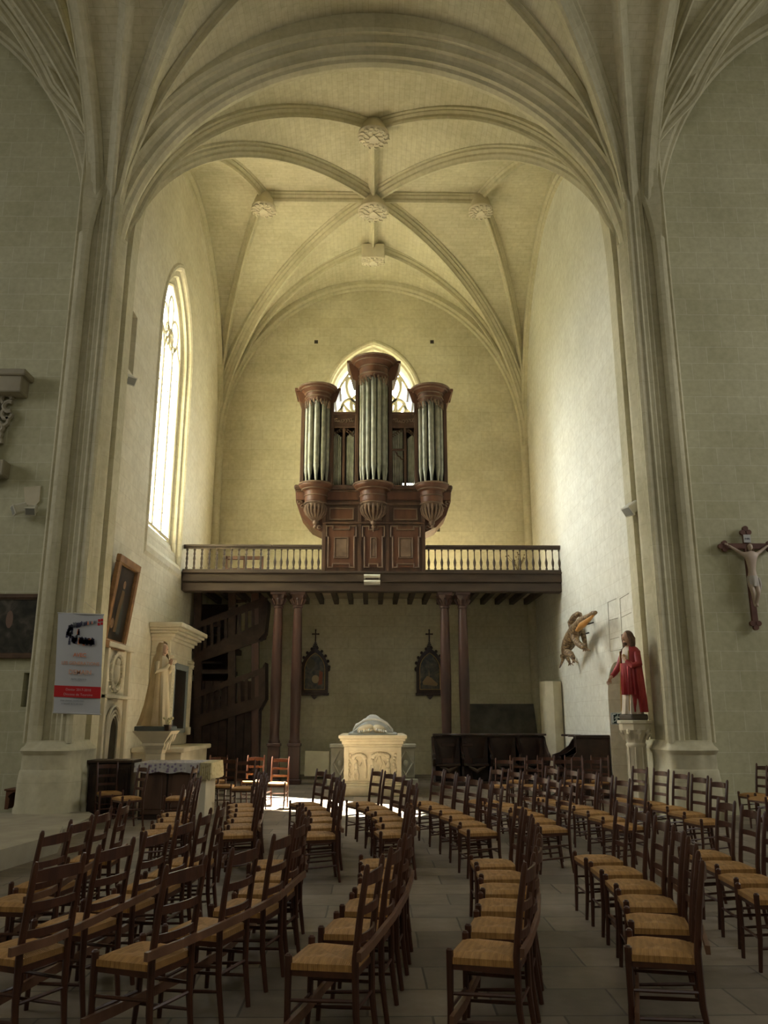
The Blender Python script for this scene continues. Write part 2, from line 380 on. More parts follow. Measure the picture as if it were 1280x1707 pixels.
def sweep_rib(path, prof, mat=None, name=None):
    pts = [Vector(p) for p in path]
    d = Vector((pts[-1].x-pts[0].x, pts[-1].y-pts[0].y, 0)).normalized(); B = Vector((-d.y, d.x, 0))
    fr = []
    for i in range(len(pts)):
        t = (pts[min(i+1, len(pts)-1)]-pts[max(i-1, 0)]).normalized()
        Nn = t.cross(B) if True else None
        fr.append((B, Nn))
    # N must point to the room side: at the vertical start that is +d
    if fr[0][1].dot(d) < 0: fr = [(b, -n) for b, n in fr]
    mb = MB(); mb.sweep(pts, fr, prof, closed=True, caps=False)
    mb.uv = []; m = len(prof); arc = 0
    for i, p in enumerate(pts):
        if i: arc += (p-pts[i-1]).length
        mb.uv += [(arc, k*.01) for k in range(m)]
    RIB_N[0] += 1
    return struct(name or 'trim_%d' % RIB_N[0], mb, M_RIBU)
def rib(bay, a, b, prof, zbase=1.2, n=34):
    """rib from the springing at a, rising along a straight plan line to b"""
    path = [(a[0], a[1], z) for z in (zbase, 3, 5, 7, 9, bay[4]-.2)]
    for i in range(n+1):
        s = 1-math.cos(PI/2*i/n)
        x, y = a[0]+(b[0]-a[0])*s, a[1]+(b[1]-a[1])*s
        path.append((x, y, hgt(bay, x, y)))
    return sweep_rib(path, prof)
# chapel bay: four corners, diagonals, tiercerons, liernes, wall ribs
KC, KF, KR, KL, KX = (0,20.0), (0,17.2), (0,22.5), (-3.05,20.0), (3.0,20.0)
for sx in (-1, 1):
    for cy_ in (15.35, 24.7):
        cx_ = sx*5.0; c = (sx*5.08, 14.55 if cy_ < 20 else 25.0)
        rib(CH, c, KC, RIB_BIG)
        rib(CH, c, KF if cy_ < 20 else KR, RIB_MED)
        rib(CH, c, KL if sx < 0 else KX, RIB_MED)
def lierne(p, q, z):
    sweep_rib_flat([(p[0], p[1], z), (q[0], q[1], z)])
def sweep_rib_flat(pts, prof=RIB_MED, dn=0.0):
    pts = [Vector(p) for p in pts]; d = (pts[1]-pts[0]).normalized(); B = Vector((-d.y, d.x, 0)).normalized(); mb = MB()
    mb.sweep(pts, [(B, Vector((0,0,-1)))]*2, prof, closed=True, caps=False); m = len(prof)
    mb.uv = [(0,0)]*m + [((pts[1]-pts[0]).length, 0)]*m; RIB_N[0] += 1
    return struct('trim_%d' % RIB_N[0], mb, M_RIBU)
for a_, b_ in ((KF, KC), (KC, KR), (KL, KC), (KC, KX)): lierne(a_, b_, 15.80)
FORM = [(-.16,-.3),(-.16,.10),(-.10,.16),(-.10,.22),(-.02,.26),(.06,.22),(.08,.14),(.16,.10),(.16,-.3)]
def full_arch(c, half, z0, h, fixed, axis, prof, zbase=1.2, n=64):
    """a whole arch in a vertical plane, from pier foot to pier foot"""
    path = [(-half, z) for z in (zbase, 4, 7, 9, z0-.1)] + [(-half*math.cos(PI*i/n), z0+h*math.sin(PI*i/n)) for i in range(n+1)] + [(half, z) for z in (z0-.1, 9, 7, 4, zbase)]
    P = [Vector((c+u, fixed, z)) if axis == 'x' else Vector((fixed, c+u, z)) for u, z in path]
    B = Vector((0,1,0)) if axis == 'x' else Vector((1,0,0)); ctr = Vector((c, fixed, 6)) if axis == 'x' else Vector((fixed, c, 6))
    fr = []
    for i in range(len(P)):
        t = (P[min(i+1, len(P)-1)]-P[max(i-1, 0)]).normalized(); Nn = t.cross(B)
        if Nn.dot(ctr-P[i]) < 0: Nn = -Nn
        fr.append((B, Nn))
    mb = MB(); m = len(prof); mb.sweep(P, fr, prof, closed=True, caps=False)
    for i, (p, (B_, Nn)) in enumerate(zip(P, fr)):      # the legs are shallower than the crown
        for k, (b, n) in enumerate(prof):
            if n < -.5: mb.v[i*m+k] = tuple(p + B_*b + Nn*(-.5 + (n+.5)*min(1, max(0, abs(Nn.z)*1.6-.1))))
    mb.uv = []; arc = 0
    for i, p in enumerate(P):
        if i: arc += (p-P[i-1]).length
        mb.uv += [(arc, k*.01) for k in range(m)]
    RIB_N[0] += 1
    return struct('trim_%d' % RIB_N[0], mb, M_RIBU)
full_arch(0, 5.0, 10.1, 5.68, YB-.02, 'x', [(b, n) for b, n in FORM], zbase=0.0)
for sx in (-1, 1): full_arch(19.85, 5.0, 10.1, 5.65, sx*(XW+.02), 'y', FORM, zbase=0.0)
# the wide crossing arch and the arches across the nave
ARCH = [(b*.82, n) for b, n in [(-.66,-1.3),(-.66,-.42),(-.60,-.36),(-.50,-.36),(-.44,-.28),(-.44,-.22),(-.34,-.20),(-.28,-.14),(-.26,-.05),(-.17,-.03),(-.13,.03),(.0,.06),(.13,.03),(.17,-.03),(.26,-.05),(.28,-.14),(.34,-.20),(.44,-.22),(.44,-.28),(.50,-.36),(.60,-.36),(.66,-.42),(.66,-1.3)]]
full_arch(0, 4.95, 10.1, 4.68, 14.2, 'x', ARCH, zbase=0.0)
ARCH2 = [(b*.56, n*.8) for b, n in ARCH]
for sx in (-1, 1): full_arch(7.85, 6.0, 10.1, 5.3, sx*5.28, 'y', ARCH2, zbase=0.0)
# nave ribs springing from the two piers in view
for sx in (-1, 1):
    c = (sx*5.03, 13.87)
    rib(NV, c, (0, 7.95), RIB_BIG); rib(NV, c, (0, 11.1), RIB_MED); rib(NV, c, (sx*3.1, 7.95), RIB_MED)
    bay = SL if sx < 0 else SR
    c = (sx*5.5, 14.2)
    rib(bay, c, (bay[0], 8.4), RIB_BIG); rib(bay, c, (bay[0], 11.6), RIB_MED); rib(bay, c, (bay[0]-sx*3.2, 8.4), RIB_MED)
    full_arch(bay[0], 5.62, 10.6, 6.4, YN-.02, 'x', FORM, zbase=0.0)
# pier cores, plinths and ring mouldings
for sx in (-1, 1):
    mb = MB(); cx_, cy_ = sx*5.27, 14.22
    lob = lambda a, z: 1.0+0.05*math.cos(8*a)
    mb.lathe(cx_, cy_, [(.45, 1.0), (.45, 10.6)], 48, fn=lob)
    prof = [(.62,0),(.62,.22),(.60,.26),(.595,.62),(.585,.70),(.575,.78),(.56,.80),(.56,1.02),(.58,1.05),(.60,1.09),(.58,1.13),(.54,1.16),(.50,1.24),(.30,1.25)]
    def foot(a, z):
        hx, hy = .80, 1.24
        return (1.0+0.03*math.cos(12*a))/((abs(math.cos(a))/hx)**3.5+(abs(math.sin(a))/hy)**3.5)**(1/3.5)
    mb.lathe(cx_-sx*.08, cy_, prof, 72, fn=foot)
    struct('pier_left' if sx < 0 else 'pier_right', mb, M_RIB)
# corner shafts' bases
for sx in (-1, 1):
    mb = MB(); mb.lathe(sx*4.9, 24.72, [(.32,0),(.32,.5),(.26,.55),(.24,.9),(.27,.94),(.22,1.0),(.16,1.02),(.15,10)], 20); RIB_N[0] += 1; struct('trim_%d' % RIB_N[0], mb, M_RIB)
# ------------------------------------------------------------------ windows
M_GLASS = bpy.data.materials.new('window_glass'); M_GLASS.use_nodes = True
nt = M_GLASS.node_tree; nt.nodes.clear(); o_ = N(nt, 'ShaderNodeOutputMaterial'); tr = N(nt, 'ShaderNodeBsdfTransparent'); gl = N(nt, 'ShaderNodeBsdfGlossy'); mxs = N(nt, 'ShaderNodeMixShader')
tr.inputs[0].default_value = (0.93, 0.95, 0.92, 1); gl.inputs['Roughness'].default_value = 0.1; mxs.inputs[0].default_value = 0.04
nt.links.new(tr.outputs[0], mxs.inputs[1]); nt.links.new(gl.outputs[0], mxs.inputs[2]); nt.links.new(mxs.outputs[0], o_.inputs[0])
M_LEAD = noise_mat('window_iron', (0.05,0.05,0.05), (0.09,0.085,0.08), 6, 0.6, 0.0)
def window(name, c, half, z0, zs, apex, to3, lights, flow, tr_r=.045, iron=True):
    lp = arch_loop(c, half, z0, zs, apex)
    mb = MB(); mb.add([to3(u, z, 0.0) for u, z in lp], [list(range(len(lp)))]); g = struct(name, mb, M_GLASS)
    R = lambda u0, z0_, u1, z1_: None
    tr_ = MB()
    def bar(pts, r=0.05, n=6): tr_.tube([to3(u, z, -.05) for u, z in pts], r, n)
    bar(lp[1:]+[lp[0], lp[1]], .05)
    for k in range(1, lights):
        u = c-half+2*half*k/lights; bar([(u, z0), (u, zs-.3)], .055)
    def circ(cu, cz, ru, rz, n=18, r=tr_r, rot=0): bar([(cu+ru*math.cos(2*PI*i/n)*math.cos(rot)-rz*math.sin(2*PI*i/n)*math.sin(rot), cz+ru*math.cos(2*PI*i/n)*math.sin(rot)+rz*math.sin(2*PI*i/n)*math.cos(rot)) for i in range(n+1)], r)
    lw = 2*half/lights
    for k in range(lights):
        u0 = c-half+lw*k
        bar([(u0+lw*(.5-.5*math.cos(PI*i/8)), zs-.3+.45*math.sin(PI*i/8)+(.15 if i == 4 else 0)) for i in range(9)], tr_r)
    H = apex-zs
    for (du, dz, ru, rz, rot) in flow: circ(c+du*half, zs+dz*H, ru*half, rz*H, rot=rot)
    part('window_tracery', tr_, M_PALE, g)
    ir = MB(); z = z0+.55
    while z < zs: ir.tube([to3(c-half, z, -.03), to3(c+half, z, -.03)], .012, 5); z += .62
    for k in range(lights):
        for q in (.33, .66):
            u = c-half+lw*(k+q); ir.tube([to3(u, z0, -.01), to3(u, zs, -.01)], .006, 4)
    if iron: part('window_bar', ir, M_LEAD, g)
    return g
window('window_1', 19.12, 1.22, 6.0, 10.8, 12.45, lambda u, z, d: (-XW-.30-d, u, z), 3, [(-.42,.30,.26,.24,.5),(.42,.30,.26,.24,-.5),(0,.52,.2,.28,0),(-.16,.12,.14,.16,.3),(.16,.12,.14,.16,-.3)])
window('window_2', 0.03, 1.30, 6.95, 11.25, 13.3, lambda u, z, d: (u, YB+.38+d, z), 4, [(-.62,.08,.19,.16,0.0),(-.38,.14,.19,.17,0),(.38,.14,.19,.17,0),(.62,.08,.19,.16,0),(-.50,.40,.17,.22,.25),(.50,.40,.17,.22,-.25),(0,.62,.2,.24,0)], .07, False)
# ================================================================== ORGAN LOFT
YL = 21.0
XL0, XL1 = -4.93, 5.0
loft = thing('organ_loft', 'long dark oak organ loft on columns spanning the chapel from wall to wall', 'gallery', (0, 22.8, 0))
mb = MB(); mb.box(XL0, XL1, YL, YL+.28, 5.02, 5.26, .02); mb.box(XL0-.0, XL1, YL-.05, YL+.3, 5.24, 5.29, .01); part('upper_beam', mb, M_BEAM, loft)
mb = MB(); mb.box(XL0, XL1, YL+.05, YL+.38, 4.78, 5.02, .02); part('lower_beam', mb, M_BEAM, loft)
M_PLANK = noise_mat('loft_ceiling_boards', (0.42,0.36,0.24), (0.55,0.47,0.32), 2.5, 0.8, 0.05)
mb = MB(); mb.box(XL0, XL1, YL+.2, YB-.02, 5.12, 5.20); part('floorboards', mb, M_PLANK, loft)
n = 22
for i in range(n):
    x = XL0+.3+(XL1-XL0-.6)*i/(n-1)
    mb = MB(); mb.box(x-.07, x+.07, YL+.15, YB-.03, 4.94, 5.12, .01)
    part('joist', mb, M_BEAM, loft)
# balustrade
def baluster(x, y, z0, h, kind, parent, mat=M_BEAM):
    mb = MB(); r = .023
    if kind == 0: p = [(.030,0),(.030,.04),(.018,.06),(.036,.16),(.038,.20),(.018,.30),(.014,.34),(.014,h-.06),(.026,h-.04),(.026,h)]
    else: p = [(.034,0),(.034,.05),(.02,.07),(.032,.16),(.018,.28),(.03,h*.5-.03),(.034,h*.5),(.03,h*.5+.03),(.018,h*.5+.1),(.032,h-.16),(.02,h-.07),(.034,h-.05),(.034,h)]
    mb.lathe(x, y, [(a, z0+b) for a, b in p], 8); return part('baluster', mb, mat, parent)
def balustrade(x0, x1, n, kind):
    ra = MB(); ra.box(x0, x1, YL-.03, YL+.09, 5.93, 6.0, .015); ra.box(x0, x1, YL, YL+.06, 5.89, 5.94); r = part('handrail', ra, M_BEAM, loft)
    bo = MB(); bo.box(x0, x1, YL, YL+.08, 5.29, 5.35, .01); part('bottom_rail', bo, M_BEAM, loft)
    for i in range(n):
        x = x0 + (x1-x0)*(i+.5)/n; baluster(x, YL+.03, 5.35, .55, kind, loft)
balustrade(XL0, -2.62, 12, 1); balustrade(-2.62, -1.32, 8, 0); balustrade(1.40, XL1, 21, 0)
# columns with carved capitals
def column(x, y, label):
    c = thing('column', label, 'column', (x, y, 0), group='wooden columns under the organ loft')
    mb = MB(); mb.box(x-.18, x+.18, y-.18, y+.18, 0, .12, .01); mb.box(x-.145, x+.145, y-.145, y+.145, .12, .92, .01); mb.box(x-.17, x+.17, y-.17, y+.17, .90, .98, .015); part('plinth', mb, M_DARKWOOD if 0 else M_COLW, c)
    mb = MB(); mb.lathe(x, y, [(.15,.98),(.15,1.03),(.125,1.07),(.12,1.2),(.14,2.4),(.125,3.6),(.108,4.36),(.13,4.38),(.13,4.42),(.108,4.44)], 20); part('shaft', mb, M_COLW, c)
    mb = MB(); mb.lathe(x, y, [(.11,4.44),(.13,4.50),(.15,4.60),(.19,4.68),(.20,4.70)], 16, fn=lambda a, z: 1+.14*abs(math.cos(4*a)))
    for k in range(8):
        a = PI/4*k; mb.tube([(x+math.cos(a)*r_, y+math.sin(a)*r_, z_) for r_, z_ in [(.12,4.46),(.16,4.54),(.20,4.60),(.215,4.57)]], [.03,.035,.03,.015], 6)
    mb.box(x-.2, x+.2, y-.2, y+.2, 4.70, 4.79, .015); part('capital', mb, M_COLW, c)
M_COLW = noise_mat('column_wood', (0.040,0.020,0.015), (0.085,0.038,0.026), 3, 0.4, 0.08, 0.45, stretch=(1,1,.2))
for x, lb in ((-2.44, 'outer reddish-brown wooden column beside the dark staircase'), (-1.93, 'reddish-brown wooden column left of the tomb, next to a leaning pale slab'),
              (1.90, 'reddish-brown wooden column overlapping the right-hand arched picture'), (2.37, 'reddish-brown wooden column rising behind the choir stalls')):
    column(x, 21.3, lb)
# small things on the loft
M_CREAM = noise_mat('cream_metal', (0.62,0.60,0.50), (0.70,0.68,0.58), 5, 0.5, 0.0)
lampt = thing('floodlight', 'cream twin-tube floodlight on the middle of the loft beam', 'light fixture', (0, 20.9, 4.95))
for z in (4.99, 5.14):
    mb = MB(); mb.prism([(20.74, z), (20.78, z-.045), (20.99, z-.055), (20.99, z+.055), (20.78, z+.045)], 'x', -.21, .21); part('lamp_housing', mb, M_CREAM, lampt)
mb = MB(); mb.box(-.17, .17, 20.80, 21.0, 5.03, 5.10); part('bracket', mb, M_BEAM, lampt)
bench = thing('wooden_bench', 'brown wooden bench standing behind the left balustrade of the loft', 'bench', (-3.3, 22.3, 5.2))
(bx0, _), (bx1, _) = atY(377, 930, 22.3), atY(440, 930, 22.3)
zt = atY(400, 928, 22.3)[1]
mb = MB(); mb.box(bx0, bx1, 22.2, 22.26, zt-.1, zt, .01); mb.box(bx0, bx1, 22.2, 22.24, zt-.42, zt-.36); part('backrest', mb, M_WOOD_PANEL, bench)
for x in (bx0+.03, (bx0+bx1)/2, bx1-.03):
    mb = MB(); mb.box(x-.03, x+.03, 22.2, 22.26, 5.2, zt, .005); part('leg', mb, M_WOOD_PANEL, bench)
mb = MB(); mb.box(bx0, bx1, 21.85, 22.25, 5.48, 5.53, .01); part('seat', mb, M_WOOD_PANEL, bench)
M_DRY = noise_mat('dried_stem', (0.10,0.07,0.03), (0.20,0.14,0.06), 10, 0.8, 0)
fl = thing('dried_bouquet', 'dried flower bouquet standing behind the right balustrade of the loft', 'bouquet', (3.95, 21.6, 5.2))
mb = MB(); mb.lathe(3.95, 21.6, [(.07,5.2),(.11,5.24),(.09,5.3),(.06,5.34)], 12); part('vase', mb, M_DARKWOOD, fl)
rnd = random.Random(3); mb = MB()
for k in range(16):
    a = rnd.uniform(0, 6.28); l = rnd.uniform(.3, .62); s_ = rnd.uniform(.1, .5)
    p = [(3.95, 21.6, 5.3), (3.95+math.cos(a)*s_*l*.4, 21.6+math.sin(a)*s_*l*.4, 5.3+l*.55), (3.95+math.cos(a)*s_*l*1.4, 21.6+math.sin(a)*s_*l, 5.3+l)]
    mb.tube(p, [.008,.006,.004], 4); mb.ball(p[-1], .022, n=5, m=3)
part('stems', mb, M_DRY, fl).name = 'dried_stem'
# ================================================================== ORGAN
M_PIPE = noise_mat('organ_pipe_tin', (0.20,0.20,0.16), (0.32,0.315,0.25), 6, 0.42, 0.04, 0.5, metal=0.45)
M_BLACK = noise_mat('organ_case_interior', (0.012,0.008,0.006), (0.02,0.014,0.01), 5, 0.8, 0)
organ = thing('pipe_organ', 'carved brown wooden pipe organ with three round towers in the middle of the loft', 'organ', (0.03, 21.6, 5.27))
CX = 0.03
M_MOULD = noise_mat('highlight_moulding_wood', (0.12,0.075,0.048), (0.20,0.13,0.085), 5, 0.5, 0.1, 0.4)  # lighter than the case: highlights on mouldings and carving put into the colour
# lower case
mb = MB(); mb.box(-1.30, 1.38, YL+.02, YL+1.1, 5.29, 7.25, .01); part('lower_case', mb, M_WOOD, organ)
for x in (-1.27, -.33, .40, 1.35):
    mb = MB(); mb.box(x-.05, x+.05, YL-.02, YL+.05, 5.29, 7.25, .01); part('post', mb, M_WOOD, organ)
def moulded_panel(x0, x1, z0, z1, y, notch):
    p = MB(); p.box(x0, x1, y-.015, y+.03, z0, z1); o = part('panel', p, M_WOOD_PANEL, organ)
    f = MB(); t = .035; pts = [(x0, z0), (x1, z0), (x1, z1), (x0, z1)]
    if notch:
        e = .07; pts = [(x0, z0), (x0+e*1.6, z0), (x0+e*1.6, z0+e), (x1-e*1.6, z0+e), (x1-e*1.6, z0), (x1, z0), (x1, z1-e*4), (x1-e, z1-e*4)] if 0 else [(x0, z0), (x0+.12, z0), (x0+.12, z0+.09), (x1-.12, z0+.09), (x1-.12, z0), (x1, z0), (x1, z1-.28), (x1+.05, z1-.28), (x1+.05, z1), (x1-.12, z1), (x1-.12, z1-.09), (x0+.12, z1-.09), (x0+.12, z1), (x0-.05, z1), (x0-.05, z1-.28), (x0, z1-.28)]
    q = pts+[pts[0]]
    for (a, b), (c, d) in zip(q, q[1:]):
        f.box(min(a, c)-t/2, max(a, c)+t/2, y-.05, y, min(b, d)-t/2, max(b, d)+t/2, .008)
    if notch:
        a0, a1, b0, b1 = x0+.15, x1-.15, z0+.24, z1-.30
        for (x_, X_, z_, Z_) in ((a0,a1,b0,b0+.03),(a0,a1,b1-.03,b1),(a0,a0+.03,b0,b1),(a1-.03,a1,b0,b1)): f.box(x_, X_, y-.045, y, z_, Z_, .006)
        f.box(a0+.04, a1-.04, y-.03, y, b0+.04, b1-.04, .01)
    m_ = f.build('panel_moulding', M_MOULD, o); return o
for (x0, x1) in ((-1.15, -.47), (-.20, .27), (.54, 1.22)):
    moulded_panel(x0, x1, 5.40, 6.50, YL-.0, True)
for (x0, x1) in ((-1.12, -.50), (-.18, .25), (.57, 1.19)):
    moulded_panel(x0, x1, 6.68, 6.98, YL-.0, False)
mb = MB(); mb.box(-1.31, 1.39, YL-.04, YL+.03, 6.56, 6.62, .01); mb.box(-1.31, 1.39, YL-.05, YL+.03, 7.08, 7.16, .015); part('rail', mb, M_WOOD, organ)
# flaring sides under the outer towers
for s_ in (-1, 1):
    x = CX + s_*1.33
    poly = [(x, 6.35), (x+s_*.10, 6.40), (x+s_*.35, 6.52), (x+s_*.62, 6.85), (x+s_*.74, 7.2), (x+s_*.76, 7.5), (x-s_*.1, 7.5), (x-s_*.1, 6.35)]
    mb = MB(); mb.prism(poly, 'y', YL+.12, YL+1.1); part('case_bracket', mb, M_WOOD_PANEL, organ)
    mb = MB()
    for k in range(7):                                      # carved scrolls on the bracket's front
        a = .35+k*.18; px_, pz_ = x+s_*(.10+.09*k), 6.48+.115*k
        mb.tube([(px_+.07*math.cos(t)*(1-t/9), YL+.06, pz_+.07*math.sin(t)*(1-t/9)) for t in [j*.7 for j in range(9)]], .022, 6)
    part('carved_scroll', mb, M_MOULD, organ)
# impost: the cornice the pipes stand on, with three round projections
TW = [(-1.50, .34, 7.62, 9.95, 10.36), (CX, .40, 7.62, 10.62, 11.18), (1.58, .34, 7.62, 9.95, 10.36)]
mb = MB(); mb.box(-2.02, 2.08, YL-.02, YL+1.1, 7.22, 7.5, .01); part('impost_frieze', mb, M_WOOD_PANEL, organ)
mb = MB(); mb.box(-2.08, 2.14, YL-.10, YL+1.12, 7.50, 7.62, .03); mb.box(-2.05, 2.11, YL-.05, YL+1.1, 7.44, 7.5, .02); part('impost_cornice', mb, M_WOOD, organ)
def half(mbx, cx, cy, prof, n=20, **k): mbx.lathe(cx, cy, prof, n, a0=PI, a1=2*PI, **k)
for ti, (tx, tr, z0, z1, z2) in enumerate(TW):
    ty = YL-.02; R = tr
    tower = MB()
    half(tower, tx, ty, [(R*.78,7.08),(R*.86,7.12),(R*.88,7.18),(R*.88,7.30),(R*.90,7.42),(R*1.12,7.48),(R*1.30,7.53),(R*1.34,7.57),(R*1.34,7.62),(R*1.1,7.64),(0,7.64)])
    tw = part('tower_base', tower, M_WOOD_PANEL, organ)
    bowl = MB()                                              # openwork pendant
    zb = 6.62 if ti != 1 else 6.44
    half(bowl, tx, ty, [(R*.80,7.08),(R*.76,7.02),(R*.70,6.98),(0,6.98)])
    for k in range(9):
        a = PI+PI*(k+.5)/9
        bowl.tube([(tx+math.cos(a)*R*r_, ty+math.sin(a)*R*r_, z_) for r_, z_ in [(.74,7.06),(.84,6.96),(.74,6.82),(.45,6.72),(.2,6.66),(.12,6.60)]], [.026,.032,.032,.03,.028,.03], 6)
    for k in range(2): bowl.ball((tx, ty-.06, 6.58-.11*k), .075-.022*k, n=10, m=6)
    bowl.tube([(tx, ty-.06, 6.5), (tx, ty-.06, zb-.1)], [.035,.015], 8)
    part('pendant', bowl, M_MOULD, organ)
    # canopy
    cz = z1
    can = MB(); half(can, tx, ty, [(R*.85,cz),(R*.90,cz+.06),(R*.98,cz+.10),(R*.98,cz+.16),(R*1.0,cz+(z2-cz)*.6),(R*1.10,cz+(z2-cz)*.66),(R*1.30,cz+(z2-cz)*.80),(R*1.52,cz+(z2-cz)*.92),(R*1.54,z2),(0,z2+.02)])
    can.prism([(tx-R*1.78, z2), (tx-R*1.45, cz+.05), (tx-R*1.2, cz+.0), (tx+R*1.2, cz+.0), (tx+R*1.45, cz+.05), (tx+R*1.78, z2)], 'y', ty, ty+.75)
    can.box(tx-R*1.86, tx+R*1.86, ty-.05, ty+.8, z2-.05, z2+.03, .01)
    part('tower_cornice', can, M_WOOD_PANEL, organ)
    ring = MB()
    for rr_, zz_, tk in ((R*1.0,cz+.12,.022),(R*1.03,cz+(z2-cz)*.58,.02),(R*1.36,cz+(z2-cz)*.83,.018),(R*1.56,z2-.01,.026)):
        ring.tube([(tx+math.cos(PI+PI*i/16)*rr_, ty+math.sin(PI+PI*i/16)*rr_, zz_) for i in range(17)], tk, 6)
    part('cornice_bead', ring, M_MOULD, organ)
    ring = MB()
    for rr_, zz_, tk in ((R*1.36,7.61,.024),(R*1.10,7.47,.02),(R*.91,7.30,.016),(R*.88,7.10,.022)):
        ring.tube([(tx+math.cos(PI+PI*i/16)*rr_, ty+math.sin(PI+PI*i/16)*rr_, zz_) for i in range(17)], tk, 6)
    part('base_bead', ring, M_MOULD, organ)
    crv = MB()
    for k in range(11):
        a = PI+PI*(k+.5)/11; zz = cz-.03-.12*abs(math.sin((k-5)*.45))
        crv.tube([(tx+math.cos(a+.05*math.sin(t))*R*1.0, ty+math.sin(a)*R*1.0, zz+.06*math.sin(t)+.02*t) for t in [j*.8 for j in range(6)]], .022, 5)
        crv.tube([(tx+math.cos(a)*R*1.02, ty+math.sin(a)*R*1.02, cz+.02), (tx+math.cos(a+.12)*R*1.0, ty+math.sin(a+.12)*R*1.0, zz-.06)], .018, 5)
    part('carved_fringe', crv, M_MOULD, organ)
    # side boards and dark interior
    for s_ in (-1, 1):
        sb = MB(); sb.box(tx+s_*R*1.02, tx+s_*(R*1.02+.10), ty+.0, ty+.75, 7.62, cz+.02, .01); part('tower_stile', sb, M_WOOD, organ)
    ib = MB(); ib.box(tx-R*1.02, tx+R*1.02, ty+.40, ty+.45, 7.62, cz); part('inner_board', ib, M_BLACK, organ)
    # pipes: a semicircle of five or seven
    npi = 7 if ti == 1 else 5; rr = R*(.84)
    for k in range(npi):
        a = PI+PI*(k+.5)/npi; c = abs(k-(npi-1)/2)/((npi-1)/2)
        pr = (R*.168 if npi == 7 else R*.215)*(1.12-.22*c); px_, py_ = tx+math.cos(a)*rr, ty+math.sin(a)*rr*.85+.08
        foot = .40+.10*(1-c); zt_ = cz+.02-.02*c
        mb = MB(); mb.lathe(px_, py_, [(pr*.28,7.63),(pr*.55,7.63+foot*.5),(pr,7.63+foot),(pr,7.63+foot+.02),(pr*.93,7.63+foot+.03),(pr*.93,7.63+foot+.09),(pr,7.63+foot+.10),(pr,zt_)], 14)
        part('pipe', mb, M_PIPE, organ)
# flats between the towers
for (x0, x1, top, kind) in ((-1.10, -.50, 9.22, 0), (.54, 1.17, 9.22, 1)):
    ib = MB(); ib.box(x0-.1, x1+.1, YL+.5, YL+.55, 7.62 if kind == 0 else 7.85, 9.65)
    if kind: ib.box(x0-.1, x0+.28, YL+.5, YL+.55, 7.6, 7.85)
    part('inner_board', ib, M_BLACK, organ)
    fr = MB(); fr.box(x0-.10, x1+.10, YL+.02, YL+.45, 9.28, 9.72, .01); fr.box(x0-.12, x1+.12, YL-.02, YL+.4, 9.64, 9.72, .02); fr.box(x0-.1, x1+.1, YL+.0, YL+.05, 9.26, 9.31, .01); part('flat_frieze', fr, M_WOOD, organ)
    cv = MB()
    for k in range(9):
        xx = x0+(x1-x0)*(k+.5)/9; cv.tube([(xx+.045*math.cos(t+k)*(1-t/8), YL+.0, 9.47+.06*math.sin(t+k)*(1-t/8)) for t in [j*.8 for j in range(7)]], .02, 5)
    part('carved_scroll', cv, M_MOULD, organ)
    xm = (x0+x1)/2 + (.03 if kind else .02)
    for xx in (x0-.06, xm, x1+.06):
        st = MB(); st.box(xx-.035, xx+.035, YL+.02, YL+.10, 7.62, 9.3, .005); part('flat_stile', st, M_WOOD, organ)
    for (a, b, sl) in ((x0, xm-.06, -1), (xm+.06, x1, 1)):
        npi = 6
        for k in range(npi):
            px_ = a+(b-a)*(k+.5)/npi; q = k if sl > 0 else npi-1-k; pr = (b-a)/npi*.46
            zt_ = 9.02+.035*q if kind == 0 else (9.2 if sl < 0 else 8.98+.03*q); foot = .16+.02*(npi-q)
            mb = MB(); mb.lathe(px_, YL+.07, [(pr*.3,7.63),(pr,7.63+foot),(pr*.9,7.63+foot+.03),(pr,7.63+foot+.06),(pr,zt_)], 10); part('pipe', mb, M_PIPE, organ)
        cs = MB()
        for k in range(5): cs.tube([(a+(b-a)*(k+.5)/5+.04*math.cos(t), YL+.04, 9.2-.035*(k if sl > 0 else 4-k)+.04*math.sin(t)) for t in [j for j in range(6)]], .013, 5)
        part('carved_scroll', cs, M_WOOD, organ)
    if kind:
        c2 = MB(); c2.box(x0-.03, xm, YL+.04, YL+.08, 8.62, 8.68, .005); c2.tube([(x0+.08+(xm-x0-.1)*j/8, YL+.06, 8.6-.22*math.sin(j/8*1.7)+.02*math.sin(j*2)) for j in range(9)], .022, 6); part('carved_swag', c2, M_WOOD, organ)
# ================================================================== STAIRCASE
st = thing('wooden_staircase', 'dark wooden turning staircase climbing to the left end of the loft', 'staircase', (-4, 22.9, 0))
YS = 22.2
def quad_board(pts_px, y, th, mat=M_DARKWOOD):
    mb = MB(); P = [atY(px_, py_, y) for px_, py_ in pts_px]; mb.prism(P, 'y', y, y+th); return mb
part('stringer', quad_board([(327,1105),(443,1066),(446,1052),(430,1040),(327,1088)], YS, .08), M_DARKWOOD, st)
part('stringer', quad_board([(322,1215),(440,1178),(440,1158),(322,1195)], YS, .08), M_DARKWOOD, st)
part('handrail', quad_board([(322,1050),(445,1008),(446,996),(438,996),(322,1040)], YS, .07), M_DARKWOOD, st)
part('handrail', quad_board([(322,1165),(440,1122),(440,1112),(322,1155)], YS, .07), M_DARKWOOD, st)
for k in range(9):
    x = 330+k*11.5
    for (ya, yb) in ((1042-(x-322)*.34, 1092-(x-322)*.38), (1157-(x-322)*.36, 1200-(x-322)*.32)):
        part('baluster', quad_board([(x-2.4, ya), (x+2.4, ya), (x+2.4, yb+6), (x-2.4, yb+6)], YS+.01, .05), M_DARKWOOD, st)
